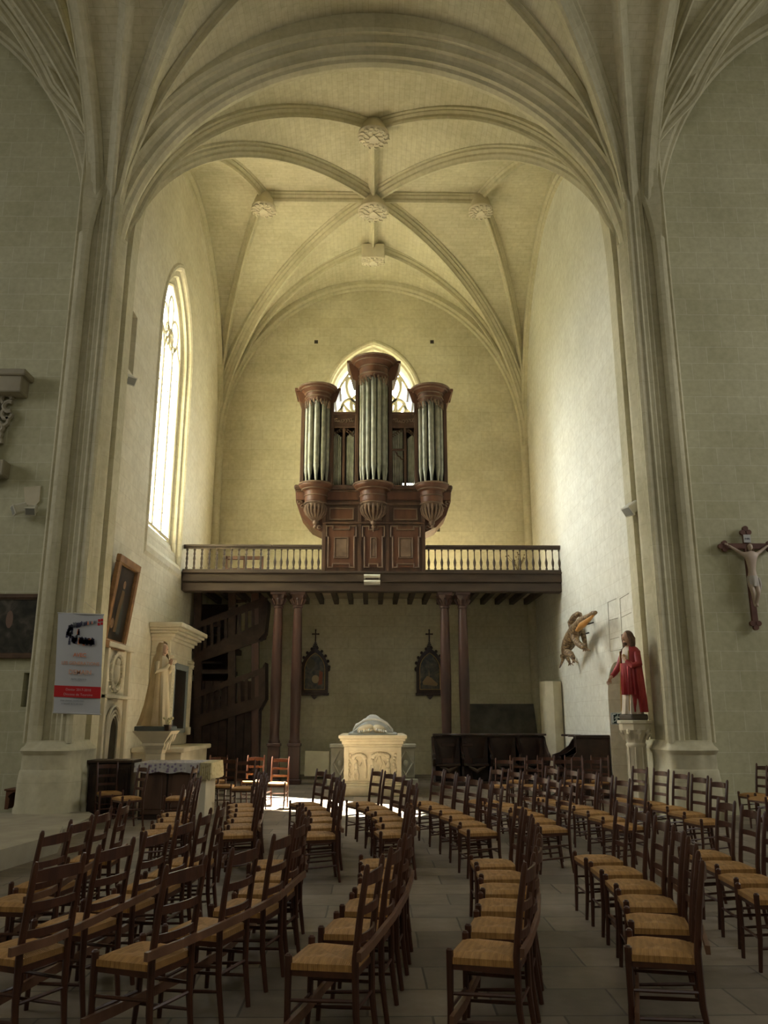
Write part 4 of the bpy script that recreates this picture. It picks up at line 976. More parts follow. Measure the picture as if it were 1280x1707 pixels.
# ================================================================== CHOIR STALLS
def stall(M, label, ends=(True, True)):
    s = thing('choir_stall', label, 'choir stall', tuple(M.translation), group='dark wooden choir stalls'); w = .70
    def P(nm, mb, mat=M_STALL): return part(nm, mb, mat, s, M=M)
    mb = MB(); mb.box(-w/2, w/2, .42, .47, .10, 1.16, .005); mb.lathe(0, .5, [(.30,.62),(.33,.9),(.36,1.10)], 12, a0=PI, a1=2*PI, sy=.35); P('backrest', mb)
    mb = MB(); mb.box(-w/2, w/2, -.12, .5, .0, .10, .01); P('base', mb)
    mb = MB(); mb.prism([(-.33,.40),(.33,.40),(.30,.02),(.1,-.03),(-.1,-.03),(-.30,.02)], 'z', .46, .50)
    mb.tube([(-.2,.02,.44),(-.08,0,.38),(0,0,.33),(.08,0,.38),(.2,.02,.44)], [.03,.05,.06,.05,.03], 8); P('seat', mb)
    for k, sx in enumerate((-1, 1)):
        mb = MB(); x = sx*w/2; mb.prism([(.47,0),(-.10,0),(-.10,.12),(.02,.45),(-.12,.62),(-.10,.74),(.08,.80),(.30,.95),(.40,1.10),(.47,1.14)], 'x', x-.028, x+.028)
        mb.ball((x, -.07, .68), .05, .05, .07, n=8, m=6); P('divider', mb)
    mb = MB(); N_ = 16; pts = [(-w/2+w*i/N_, .30-.12*abs(math.cos(PI*i/N_))**2 + .06, 1.17) for i in range(N_+1)]
    mb.sweep(pts, [(Vector((0,1,0)), Vector((0,0,1)))]*(N_+1), [(-.10,0),(-.11,.02),(-.09,.045),(.16,.045),(.16,0)], closed=True); P('top_rail', mb)
for k in range(4):
    x = 1.88+.70*k
    stall(Matrix.Translation((x, 20.75, 0)), 'dark carved choir stall, %s from left along the back' % ORD[k])
for k in range(4):
    y = 17.93+.70*k
    stall(Matrix.Translation((4.45, y, 0)) @ Matrix.Rotation(-PI/2, 4, 'Z'), 'dark carved choir stall against the bright side wall, %s from the doorway' % ORD[k])
mb = MB(); mb.prism([(3.92+.0,0),(4.93,0),(4.93,1.24),(4.30,1.24),(4.24,1.18),(4.24,.9),(3.98,.62),(3.92,.4)], 'y', 17.50, 17.56); mb.box(4.22, 4.94, 17.46, 17.58, 1.18, 1.25, .01)
single('stall_end_panel', mb, M_STALL, 'plain dark end panel closing the choir stalls beside the doorway', 'panel')
# ================================================================== STATUES
def flat_mat(name, c, rough=.6, spec=.3): 
    m, nt, b = nodes(name, rough, spec); b.inputs['Base Color'].default_value = (*c, 1); return m
M_RED = noise_mat('red_painted_plaster', (0.30,0.025,0.03), (0.42,0.05,0.05), 5, 0.45, 0.05, 0.4)
M_TUNIC = noise_mat('cream_painted_plaster', (0.55,0.47,0.36), (0.66,0.58,0.46), 5, 0.5, 0.05, 0.4)
M_SKIN = noise_mat('painted_skin', (0.52,0.31,0.20), (0.60,0.37,0.25), 5, 0.45, 0.0, 0.4)
M_HAIR = noise_mat('painted_brown_hair', (0.09,0.05,0.03), (0.15,0.085,0.05), 14, 0.5, 0.2, 0.4)
M_GILT = noise_mat('gilt_trim', (0.45,0.28,0.07), (0.60,0.38,0.12), 8, 0.4, 0.0, 0.5)
def frame_of(x, y, z, face):
    """local +X forward, +Y to the figure's left, Z up"""
    f = Vector(face).normalized(); l = Vector((-f.y, f.x, 0))
    M = Matrix.Identity(4)
    for i in range(3): M[i][0] = f[i]; M[i][1] = l[i]
    M[0][3], M[1][3], M[2][3] = x, y, z; return M
def robe(mb, rows, n=44, folds=9, amp=.05, a0=0.0, a1=2*PI, phase=0.0, thick=None):
    """rows: (z, rx, ry, cx, cy); fold depth grows downwards"""
    zt = rows[-1][0]; zb = rows[0][0]; full = abs(a1-a0-2*PI) < 1e-6; m = n if full else n+1; vs = []
    for (z, rx, ry, cx, cy) in rows:
        k = (zt-z)/(zt-zb) if zt != zb else 0
        for i in range(m):
            a = a0+(a1-a0)*i/n; f = 1+amp*k*(math.sin(folds*a+phase+1.3*k)+.5*math.sin(2.3*folds*a+phase))
            vs.append((cx+math.cos(a)*rx*f, cy+math.sin(a)*ry*f, z))
    fs = [(r*m+i, r*m+(i+1)%m, (r+1)*m+(i+1)%m, (r+1)*m+i) for r in range(len(rows)-1) for i in range(n)]
    mb.add(vs, fs, True)
    if full: mb.add(vs[:m], [list(range(m))]); mb.add(vs[-m:], [list(range(m))])
    return mb
def interp(rows, n=3):
    out = []
    for a, b in zip(rows, rows[1:]):
        for k in range(n): out.append(tuple(a[i]+(b[i]-a[i])*k/n for i in range(len(a))))
    return out+[rows[-1]]
def head(z, r, cx, mats, parent, M, hair='long', beard=False, veil=False):
    skin, hairm = mats
    h = MB(); h.ball((cx, 0, z), r*.80, r*.66, r, 20, 14)
    h.ball((cx+r*.72, 0, z-.05*r), r*.22, r*.13, r*.22, 8, 6)                       # nose
    h.ball((cx+r*.42, 0, z-r*.66), r*.36, r*.38, r*.32, 10, 6)                       # jaw
    for s_ in (-1, 1):
        h.ball((cx+r*.62, s_*r*.26, z+r*.10), r*.12, r*.14, r*.07, 8, 5)             # eyelids
        h.ball((cx, s_*r*.68, z), r*.16, r*.08, r*.22, 8, 5)                         # ears
    h.ball((cx+r*.70, 0, z-r*.42), r*.10, r*.20, r*.05, 8, 5)                        # lips
    h.tube([(cx-.02, 0, z-r*1.5), (cx, 0, z-r*.6)], [r*.52, r*.46], 12)
    hd = part('head', h, skin, parent, M=M)
    g = MB()
    if hair == 'long':
        g.ball((cx-r*.18, 0, z+r*.15), r*.84, r*.80, r*.98, 16, 10)
        for s_ in (-1, 1):
            for k in range(3):
                g.tube([(cx+r*(.35-.3*k), s_*r*.62, z+r*.55), (cx+r*(.1-.3*k), s_*r*.84, z-r*.1), (cx+r*(.0-.25*k), s_*r*.80, z-r*.9), (cx+r*(.05-.3*k), s_*r*.72, z-r*1.7)], [r*.18, r*.24, r*.22, r*.10], 7)
        g.tube([(cx-r*.6, 0, z+r*.3), (cx-r*.85, 0, z-r*.6), (cx-r*.8, 0, z-r*1.9)], [r*.4, r*.5, r*.25], 10)
        if beard:
            g.ball((cx+r*.50, 0, z-r*.86), r*.32, r*.36, r*.34, 10, 6); g.tube([(cx+r*.72, -r*.2, z-r*.38), (cx+r*.78, 0, z-r*.30), (cx+r*.72, r*.2, z-r*.38)], r*.07, 6)
        part('hair', g, hairm, parent, M=M)
    return hd
def hand(mb, p, d, up, s):
    """small hand: palm, four separate fingers and a thumb; p wrist, d direction, up = back of the hand"""
    p = Vector(p); d = Vector(d).normalized(); up = Vector(up); up = (up-d*up.dot(d)).normalized(); sd = d.cross(up)
    Mx = Matrix((d, sd, up)).transposed()
    mb.ball(p+d*s*.45, s*.55, s*.40, s*.18, 10, 6, M=Mx)
    for k, l in enumerate((.62, .72, .66, .5)):
        b = p+d*s*.9+sd*s*(.30-.2*k); mb.tube([b, b+d*s*l*.5-up*s*.04, b+d*s*l-up*s*.16], [s*.10, s*.09, s*.06], 6)
    b = p+d*s*.35+sd*s*.36; mb.tube([b, b+d*s*.3+sd*s*.22, b+d*s*.55+sd*s*.24-up*s*.05], [s*.12, s*.11, s*.07], 6)
# --- red-cloaked statue on its pillar
YSx = 14.25; (sxc, szb) = atY(1057, 1197, YSx); zs_ = 1.585
ped = thing('statue_pedestal', 'cream octagonal stone pedestal under the red-cloaked statue', 'pedestal', (sxc, YSx, 0))
mb = MB(); P8 = [(.21,0),(.21,.18),(.17,.24),(.155,.30),(.15,1.12),(.165,1.14),(.165,1.17),(.15,1.19)]
mb.lathe(sxc, YSx, P8, 8, a0=PI/8, a1=2*PI+PI/8, smooth=False)
for k in range(8):
    a = PI/8+PI/4*k; mb.tube([(sxc+math.cos(a)*.15, YSx+math.sin(a)*.15, .3), (sxc+math.cos(a)*.15, YSx+math.sin(a)*.15, 1.12)], .014, 5)
part('shaft', mb, M_PALE, ped)
mb = MB(); mb.lathe(sxc, YSx, [(.15,1.19),(.17,1.25),(.22,1.36),(.26,1.40),(.26,1.50),(.29,1.51),(.29,1.55),(.27,1.56)], 8, a0=PI/8, a1=2*PI+PI/8, smooth=False)
for k in range(8):
    a = PI/4*k
    mb.ball((sxc+math.cos(a)*.21, YSx+math.sin(a)*.21, 1.38), .05, .05, .06, n=8, m=5)
    mb.tube([(sxc+math.cos(a)*.19, YSx+math.sin(a)*.19, 1.24), (sxc+math.cos(a)*.25, YSx+math.sin(a)*.25, 1.36), (sxc+math.cos(a)*.27, YSx+math.sin(a)*.27, 1.33)], [.02,.028,.015], 5)
part('capital', mb, M_PALE, ped)
jc = thing('religious_statue', 'painted statue of a bearded robed figure in a red cloak on the cream pedestal', 'statue', (sxc, YSx, 1.56))
M = frame_of(sxc, YSx, 1.56, (-.92, -.40, 0)); H = 1.50
mb = MB(); mb.box(-.17,.19,-.17,.17,0,.10,.02); part('statue_base', mb, flat_mat('dark_base', (.10,.08,.06)), jc, M=M)
mb = MB(); robe(mb, interp([(.10,.17,.16,.02,0),(.25,.155,.15,.02,0),(.45,.14,.145,.01,0),(.75,.13,.15,0,0),(.95,.115,.15,0,0),(1.10,.12,.165,-.01,0),(1.20,.10,.15,-.01,0),(1.25,.06,.07,-.01,0)]), folds=8, amp=.09); part('tunic', mb, M_TUNIC, jc, M=M)
mb = MB(); a_, b_ = .55, 2*PI-.80
robe(mb, interp([(.13,.165,.15,-.06,.03),(.35,.165,.16,-.045,.03),(.60,.17,.175,-.02,.02),(.85,.16,.195,-.01,0),(1.02,.145,.195,-.01,0),(1.15,.14,.20,-.015,0),(1.21,.11,.15,-.015,0),(1.25,.075,.08,-.02,0)]), folds=9, amp=.17, a0=a_, a1=b_, phase=1.0)
# overlapping fall of cloth across the front, held at the waist
robe(mb, interp([(.42,.20,.16,.0,.05),(.60,.195,.165,.0,.035),(.80,.18,.17,.0,.02),(.95,.165,.175,.0,0)]), folds=11, amp=.16, a0=-.9, a1=1.1, phase=.4)
part('cloak', mb, M_RED, jc, M=M)
mb = MB()
for a in (a_, b_, -.9):
    z0_, z1_ = (.15, 1.16) if a != -.9 else (.44, .95)
    mb.tube([((.235-.08*t)*math.cos(a)-.02, (.20)*math.sin(a), z0_+(z1_-z0_)*t) for t in [j/8 for j in range(9)]], .009, 5)
part('gilt_hem', mb, M_GILT, jc, M=M)
head(1.385, .118, .025, (M_SKIN, M_HAIR), jc, M, beard=True)
mb = MB()
mb.tube([(-.01,.17,1.12),(.02,.235,.93),(.13,.19,.90),(.165,.10,.98)], [.062,.066,.052,.036], 12)       # left arm, hand to the chest
mb.tube([(-.01,-.17,1.12),(.03,-.24,.93),(.12,-.27,.80),(.19,-.27,.74)], [.062,.062,.050,.038], 12)      # right arm, lowered and open
part('sleeve', mb, M_RED, jc, M=M)
mb = MB(); mb.tube([(.15,.12,.97),(.165,.085,1.0)], [.028,.024], 8); hand(mb, (.165,.085,1.0), (.1,-.75,.65), (1,.2,.2), .075)
mb.tube([(.18,-.27,.75),(.225,-.275,.70)], [.028,.024], 8); hand(mb, (.225,-.275,.70), (.55,-.1,-.83), (-.3,-.9,.1), .08)
part('hand', mb, M_SKIN, jc, M=M)
mb = MB(); mb.ball((.135,0,1.06), .035, .04, .045); part('heart_emblem', mb, M_GILT, jc, M=M)
# --- veiled statue on the left
M_VEIL = noise_mat('cream_ochre_plaster', (0.46,0.34,0.18), (0.60,0.46,0.26), 4, 0.5, 0.05, 0.4)
M_VROBE = noise_mat('ivory_plaster', (0.56,0.47,0.30), (0.66,0.57,0.38), 4, 0.5, 0.05, 0.4)
YMx = 16.0; (mx_, mz_) = atY(262, 1207, YMx); mx_ = max(mx_, -4.55)
con = thing('statue_console', 'carved pale stone console carrying the veiled statue on the left wall side', 'pedestal', (mx_, YMx, 0))
mb = MB(); mb.box(mx_-.15, mx_+.15, YMx-.15, YMx+.15, 0, .95, .01); mb.box(mx_-.2, mx_+.2, YMx-.2, YMx+.2, 0, .2, .02); part('shaft', mb, M_PALE, con)
mb = MB()
prf = [(.15,.95),(.17,1.02),(.21,1.10),(.20,1.14),(.27,1.24),(.33,1.32),(.36,1.36),(.36,mz_-.13)]
for (r0, za), (r1, zb2) in zip(prf, prf[1:]): mb.add([(mx_+sx*r, YMx+sy*r, z) for r, z in ((r0, za), (r1, zb2)) for sx, sy in ((-1,-1),(1,-1),(1,1),(-1,1))], [(0,1,5,4),(1,2,6,5),(2,3,7,6),(3,0,4,7)])
mb.add([(mx_+sx*.36, YMx+sy*.36, mz_-.13) for sx, sy in ((-1,-1),(1,-1),(1,1),(-1,1))], [(0,1,2,3)])
for s_ in (-1, 1):
    mb.tube([(mx_+.20+.12*t/6, YMx+s_*.1, 1.02+.3*t/6+.05*math.sin(t)) for t in range(7)], .035, 7)
part('bracket_top', mb, M_PALE, con)
vm = thing('religious_statue', 'cream statue of a veiled robed woman in profile before the stone retable', 'statue', (mx_, YMx, mz_-.13))
M = frame_of(mx_, YMx, mz_-.13, (.93, -.36, 0))
mb = MB(); mb.box(-.36,.30,-.22,.22,0,.09,.015); part('statue_base', mb, flat_mat('blue_grey_base', (.10,.12,.12)), vm, M=M)
mb = MB(); robe(mb, interp([(.09,.26,.20,.0,0),(.3,.20,.17,.02,0),(.6,.16,.15,.03,0),(.95,.125,.14,.03,0),(1.20,.115,.15,.03,0),(1.34,.10,.14,.02,0),(1.40,.06,.07,.02,0)]), folds=9, amp=.09); part('robe', mb, M_VROBE, vm, M=M)
mb = MB(); robe(mb, interp([(.10,.34,.23,-.08,0),(.25,.30,.21,-.06,0),(.5,.235,.195,-.04,0),(.9,.175,.185,-.02,0),(1.2,.155,.18,-.01,0),(1.36,.14,.165,-.01,0),(1.46,.105,.11,-.0,0),(1.56,.11,.105,.0,0),(1.65,.08,.08,.01,0),(1.68,.03,.03,.01,0)]), folds=10, amp=.08, a0=.75, a1=2*PI-.75); part('veil', mb, M_VEIL, vm, M=M)
head(1.53, .105, .045, (flat_mat('pale_skin', (.58,.38,.26), .45), M_HAIR), vm, M, hair='none')
mb = MB()
for s_ in (-1, 1): mb.tube([(.02,s_*.15,1.28),(.05,s_*.19,1.10),(.17,s_*.08,1.16),(.20,s_*.03,1.24)], [.055,.058,.045,.03], 10)
part('sleeve', mb, M_VROBE, vm, M=M)
mb = MB()
for s_ in (-1, 1): hand(mb, (.20,s_*.022,1.23), (.25,-s_*.05,.95), (0,s_,0), .075)
part('hand', mb, M_SKIN, vm, M=M)
fp = thing('flower_pot', 'small dark pot with pale flowers on the console by the veiled statue', 'flower pot', (mx_+.42, YMx-.30, mz_-.13))
# stands on the console's front corner
fx, fy, fz = mx_+.27, YMx-.27, mz_-.13
fp.location = (fx, fy, fz); ORG[fp] = Vector((fx, fy, fz))
mb = MB(); mb.lathe(fx, fy, [(.05,fz),(.075,fz+.10),(.08,fz+.12),(.07,fz+.12)], 12); part('pot', mb, M_STALL, fp)
mb = MB(); rnd = random.Random(4)
for k in range(9):
    a = rnd.uniform(0, 6.28); r_ = rnd.uniform(.02,.11); zz = fz+.17+rnd.uniform(0,.08)
    mb.tube([(fx, fy, fz+.1), (fx+math.cos(a)*r_, fy+math.sin(a)*r_, zz)], .005, 4); mb.ball((fx+math.cos(a)*r_, fy+math.sin(a)*r_, zz), .028, n=7, m=5)
part('blossom', mb, flat_mat('pale_blossom', (.50,.47,.26)), fp)
# ================================================================== RETABLE on the left wall
rt = thing('stone_retable', 'pale renaissance stone retable with a heavy cornice on the left wall', 'retable', (-4.7, 19.4, 0))
RY0, RY1, RX = 18.55, 20.75, -4.52
mb = MB(); mb.box(-4.94, RX, RY0, RY1, 1.0, 3.35, .01); part('body', mb, M_PALE, rt)
mb = MB()
for (o, za, zb2) in ((.03,2.95,3.02),(.012,3.02,3.30),(.06,3.28,3.36),(.12,3.36,3.44),(.20,3.44,3.50),(.26,3.50,3.56),(.32,3.56,3.66)): mb.box(-4.94, RX+o, RY0-o, RY1+o, za, zb2, .012)
part('cornice', mb, M_PALE, rt)
for (ya, yb2) in ((RY0+.04, RY0+.30), (RY1-.32, RY1-.05)):
    mb = MB(); mb.box(RX, RX+.07, ya, yb2, 1.35, 2.75, .01); mb.box(RX, RX+.10, ya-.02, yb2+.02, 1.2, 1.38, .01)
    for q in range(9): mb.ball((RX+.07, (ya+yb2)/2+.02*math.sin(q*2), 1.5+q*.14), .02, .07, .05, n=8, m=5)
    part('pilaster', mb, M_PALE, rt)
    mb = MB(); mb.box(RX, RX+.10, ya-.03, yb2+.03, 2.88, 2.95, .01)
    for q in range(3): mb.tube([(RX+.06+.03*math.sin(t), ya+(yb2-ya)*q/2+.035*math.cos(t), 2.80+.05*math.sin(t)) for t in [j*.9 for j in range(7)]], .022, 6)
    part('capital', mb, M_PALE, rt)
fr = MB(); py0, py1 = RY0+.50, RY1-.50
M_BLUEGREY = flat_mat('blue_grey_frame', (.22,.25,.25))
for (a, b, c, d) in ((py0-.1, py1+.1, 1.25, 1.36), (py0-.1, py1+.1, 2.68, 2.82), (py0-.1, py0, 1.25, 2.82), (py1, py1+.1, 1.25, 2.82)): fr.box(RX-.01, RX+.05, a, b, c, d, .01)
part('picture_frame', fr, M_BLUEGREY, rt)
def painting_mat(name, dark, mid, light, scale=3.0, seed=0.0):
    m, nt, b = nodes(name, .35, .5); L = nt.links.new; g = N(nt, 'ShaderNodeTexCoord'); mp = N(nt, 'ShaderNodeMapping'); mp.inputs['Location'].default_value = (seed, seed*1.7, seed*.6)
    n = N(nt, 'ShaderNodeTexNoise'); n.inputs['Scale'].default_value = scale; n.inputs['Detail'].default_value = 4; n.inputs['Distortion'].default_value = 1.2
    L(g.outputs['Object'], mp.inputs[0]); L(mp.outputs[0], n.inputs['Vector']); r = N(nt, 'ShaderNodeValToRGB'); e = r.color_ramp.elements
    e[0].position = .35; e[0].color = (*dark, 1); e[1].position = .72; e[1].color = (*light, 1); x = e.new(.55); x.color = (*mid, 1)
    L(n.outputs[0], r.inputs[0]); L(r.outputs[0], b.inputs['Base Color']); return m
M_PDARK = painting_mat('dark_oil_painting', (.008,.007,.006), (.02,.015,.012), (.09,.04,.02), 2.5)
mb = MB(); mb.box(RX, RX+.015, py0, py1, 1.36, 2.68); part('painting', mb, M_PDARK, rt, 'very dark oil painting')
at_ = thing('altar_block', 'plain pale stone altar block in front of the retable', 'altar', (-4.4, 18.9, 0))
mb = MB(); mb.box(-4.94, -3.92, 17.6, 20.3, 0, .90, .01); part('block', mb, M_PALE, at_)
mb = MB(); mb.box(-4.94, -3.84, 17.5, 20.4, .90, 1.0, .02); part('slab', mb, M_PALE, at_)
# carved wall niche behind the pier
cn = thing('carved_niche', 'carved pale stone niche with medallion and small arched recess behind the banner', 'niche', (-4.9, 16.0, 0))
mb = MB(); mb.box(-4.95, -4.86, 15.35, 15.45, .7, 2.9, .01); mb.box(-4.95, -4.86, 16.75, 16.85, .7, 2.9, .01); mb.box(-4.95, -4.83, 15.3, 16.9, 2.88, 2.98, .015); mb.box(-4.95, -4.84, 15.35, 16.85, 1.95, 2.02, .01); part('surround', mb, M_PALE, cn)
mb = MB()
mb.tube([(-4.92, 16.1+.34*math.cos(t), 2.45+.34*math.sin(t)) for t in [2*PI*j/22 for j in range(23)]], .045, 6)
for k in range(14): a = 2*PI*k/14; mb.ball((-4.92, 16.1+.34*math.cos(a), 2.45+.34*math.sin(a)), .05, .07, .06, n=6, m=4)
mb.ball((-4.93, 16.1, 2.42), .07, .13, .2, 12, 8); mb.ball((-4.92, 16.1, 2.64), .06, .08, .08, 10, 6); part('medallion', mb, M_PALE, cn)
mb = MB()
for r_ in (.42, .34, .27): mb.tube([(-4.90-.02*(r_<.4), 16.1-r_, .5), (-4.90, 16.1-r_, 1.35)]+[(-4.90, 16.1-r_*math.cos(PI*j/10), 1.35+r_*math.sin(PI*j/10)*1.1) for j in range(11)]+[(-4.90, 16.1+r_, .5)], .028, 6)
part('arch_moulding', mb, M_PALE, cn)
mb = MB(); L_ = round_loop(16.1, .25, .5, 1.35); mb.prism(L_, 'x', -4.94, -4.93); part('recess', mb, M_HOLE, cn, 'dark arched recess')  # flat dark panel, the shade of the recess put into its colour
# ================================================================== PAINTINGS
M_GOLDF = noise_mat('gilt_wood_frame', (0.17,0.085,0.03), (0.30,0.16,0.06), 6, 0.45, 0.1, 0.4)
M_BROWNF = noise_mat('brown_wood_frame', (0.06,0.035,0.02), (0.12,0.07,0.04), 6, 0.5, 0.1, 0.4)
def framed(name, O, U, V, w, h, fw, depth, fm, pm, label, shapes=()):
    """O lower-left corner, U/V unit vectors along width and height"""
    O, U, V = Vector(O), Vector(U).normalized(), Vector(V).normalized(); Nn = U.cross(V).normalized()
    M = Matrix.Identity(4)
    for i in range(3): M[i][0] = U[i]; M[i][1] = V[i]; M[i][2] = Nn[i]; M[i][3] = O[i]
    t = thing(name, label, 'painting', O+U*w/2)
    f = MB()
    for (a, b, c, d) in ((0, w, 0, fw), (0, w, h-fw, h), (0, fw, fw, h-fw), (w-fw, w, fw, h-fw)): f.box(a, b, c, d, -.02, depth, .012)
    for (a, b, c, d) in ((fw, w-fw, fw, fw+.02), (fw, w-fw, h-fw-.02, h-fw), (fw, fw+.02, fw, h-fw), (w-fw-.02, w-fw, fw, h-fw)): f.box(a, b, c, d, 0, depth*.6)
    part('frame', f, fm, t, M=M)
    c = MB(); c.box(fw, w-fw, fw, h-fw, -.01, .012); cv = part('canvas', c, pm, t, M=M)
    for nm, col, pts in shapes:
        s_ = MB(); s_.prism([(fw+(w-2*fw)*u, fw+(h-2*fw)*v) for u, v in pts], 'z', .012, .015); part(nm, s_, flat_mat('paint_'+nm, col, .4), cv, M=M)
    return t
def oval(cx, cy, rx, ry, n=14): return [(cx+rx*math.cos(2*PI*i/n), cy+ry*math.sin(2*PI*i/n)) for i in range(n)]
b0 = atX(177, 1072, -4.93); b1 = atX(204, 1086, -4.93); t0 = atX(199, 938, -4.50)
wY = b1[0]-b0[0]; wY = max(wY, 1.15)
Vv = Vector((.20, 0, 1.66))
framed('oil_painting', (-4.93, 16.55, 2.93), (0,-1,0) if 0 else (0,1,0), Vv, 1.30, 1.72, .15, .07, M_GOLDF, painting_mat('standing_figure_painting', (.012,.010,.007), (.03,.022,.014), (.07,.05,.03), 2.0, 3.0),
   'tall gilt-framed painting of a standing robed figure leaning out from the left wall', [
   ('figure_robe', (.16,.10,.045), [(.36,.12),(.70,.12),(.66,.45),(.60,.68),(.46,.68),(.38,.45)]), ('figure_mantle', (.10,.12,.10), [(.52,.10),(.74,.10),(.70,.42),(.60,.58),(.54,.40)]),
   ('figure_head', (.26,.16,.09), oval(.53,.76,.065,.07)), ('figure_child', (.24,.15,.08), oval(.24,.22,.09,.09))]) if 0 else None
# the frame seen from its front faces the room: width runs from far to near
framed('oil_painting', (-4.93, 16.50, 2.95), (0,-1,0), Vv, 1.30, 1.72, .15, -.07 if 0 else .07, M_GOLDF, painting_mat('standing_figure_painting', (.012,.010,.007), (.03,.022,.014), (.07,.05,.03), 2.0, 3.0),
   'tall gilt-framed painting of a standing robed figure leaning out from the left wall', [
   ('figure_robe', (.16,.10,.045), [(.36,.12),(.70,.12),(.66,.45),(.60,.68),(.46,.68),(.38,.45)]), ('figure_mantle', (.10,.12,.10), [(.52,.10),(.74,.10),(.70,.42),(.60,.58),(.54,.40)]),
   ('figure_head', (.26,.16,.09), oval(.53,.76,.065,.07)), ('figure_child', (.24,.15,.08), oval(.24,.22,.09,.09))]) if 0 else None
def framed_left_wall():
    # U x V must point into the room (+X): U = (0,1,0), V = up
    return framed('oil_painting', (-4.93, 14.98, 2.86), (0,1,0), Vv, 1.35, 1.72, .15, .07, M_GOLDF, painting_mat('standing_figure_painting', (.012,.010,.007), (.03,.022,.014), (.07,.05,.03), 2.0, 3.0),
     'tall gilt-framed painting of a standing robed figure leaning out from the left wall', [
     ('figure_robe', (.16,.10,.045), [(.36,.12),(.70,.12),(.66,.45),(.60,.68),(.46,.68),(.38,.45)]), ('figure_mantle', (.08,.10,.09), [(.52,.10),(.74,.10),(.70,.42),(.60,.58),(.54,.40)]),
     ('figure_head', (.26,.16,.09), oval(.53,.76,.075,.055)), ('figure_child', (.24,.15,.08), oval(.24,.22,.10,.07))])
framed_left_wall()
(x0_, z1_), (x1_, z0_) = atY(-60, 990, 14.5), atY(62, 1098, 14.5)
framed('oil_painting', (x0_, 14.51, z0_), (1,0,0), (0,0,1), x1_-x0_, z1_-z0_, .08, .05, M_BROWNF, painting_mat('dim_landscape_painting', (.02,.02,.017), (.05,.045,.035), (.13,.11,.09), 4.0, 1.0),
   'dim brown-framed oil painting on the nave wall left of the banner', [('pale_face', (.20,.13,.10), oval(.62,.62,.05,.16))])
# arched devotional pictures on the back wall
def station(cx_px, label, seed, shapes):
    Y = YB-.02; cx = atY(cx_px, 1115, Y)[0]; sc_ = atY(1, 1, Y); zb = atY(cx_px, 1158, Y)[1]; zt = atY(cx_px, 1085, Y)[1]
    w = .40; t = thing('framed_picture', label, 'picture', (cx, Y, zb)); zs2 = zb+.72
    outer = arch_loop(cx, w, zb, zs2, zt+.08); inner = arch_loop(cx, w-.09, zb+.14, zs2, zt-.06)
    mb = MB(); n_ = len(outer); vs = [(u, Y-.07, z) for u, z in outer]+[(u, Y-.09, z) for u, z in inner]+[(u, Y-.02, z) for u, z in inner]+[(u, Y, z) for u, z in outer]
    mb.add(vs, [(l*n_+i, l*n_+(i+1)%n_, (l+1)*n_+(i+1)%n_, (l+1)*n_+i) for l in range(3) for i in range(n_)])
    mb.box(cx-w-.03, cx+w+.03, Y-.10, Y, zb-.02, zb+.05, .01)
    mb.prism([(cx-.10, zb-.02), (cx-.05, zb-.10), (cx, zb-.14), (cx+.05, zb-.10), (cx+.10, zb-.02)], 'y', Y-.07, Y-.01)
    for k in range(2, n_-1):                                     # crockets up both sides
        if k % 3 == 0:
            u, z = outer[k]; mb.ball((u*1.0+(u-cx)*.06, Y-.05, z+.03), .045, .035, .05, n=7, m=5)
    for s_ in (-1, 1): mb.ball((cx+s_*w*1.02, Y-.05, zs2+.02), .05, .04, .07, n=8, m=5)
    for k in range(4): mb.box(cx-.10+.022*k, cx+.10-.022*k, Y-.07, Y-.02, zt+.06+.05*k, zt+.10+.05*k, .005)
    part('frame', mb, M_STALL, t)
    mb = MB(); c0 = zt+.26; mb.box(cx-.018, cx+.018, Y-.05, Y-.02, c0, c0+.36, .004); mb.box(cx-.09, cx+.09, Y-.05, Y-.02, c0+.22, c0+.255, .004)
    for (a, b) in ((cx-.09, c0+.237), (cx+.09, c0+.237), (cx, c0+.36)): mb.ball((a, Y-.035, b), .026, .015, .026, n=8, m=5)
    part('finial_cross', mb, M_STALL, t)
    mb = MB(); il = arch_loop(cx, w-.10, zb+.15, zs2, zt-.07); mb.tube([(u, Y-.085, z) for u, z in il]+[(il[0][0], Y-.085, il[0][1])], .011, 5); part('gilt_edge', mb, M_GILT, t)
    mb = MB(); mb.prism(inner, 'y', Y-.03, Y-.015); pc = part('picture', mb, painting_mat('station_painting_%s' % ('a' if seed < 5 else 'b'), (.03,.03,.024), (.10,.09,.055), (.22,.16,.08), 5, seed), t)
    for nm, col, pts in shapes:
        s_ = MB(); s_.prism([(cx+u*w, zb+.15+v) for u, v in pts], 'y', Y-.036, Y-.031); part(nm, s_, flat_mat('tint_'+nm, col, .5), pc)
station(525, 'dark gothic arched picture under the loft, between the column pair and the tomb', 1.0, [('pale_group', (.42,.33,.18), oval(.05,.30,.28,.12)), ('red_robe', (.30,.10,.05), [(.25,.12),(.55,.15),(.6,.5),(.35,.55)]), ('upper_sky', (.10,.09,.05), oval(-.3,.75,.3,.15))])
station(716, 'dark gothic arched picture under the loft, partly hidden by a right-hand column', 9.0, [('pale_slope', (.36,.24,.11), [(-.55,.22),(-.2,.40),(.1,.34),(.6,.16),(.5,.10),(-.5,.14)]), ('pale_spire', (.26,.19,.1), [(-.12,.35),(0,.35),(-.05,.62)])])
# dark narrow picture behind the leaning painting
mb = MB(); mb.box(-4.94, -4.88, 14.86, 15.0, 3.3, 4.0, .01); single('dark_picture', mb, M_STALL, 'narrow dark picture on the wall just behind the leaning painting', 'picture')
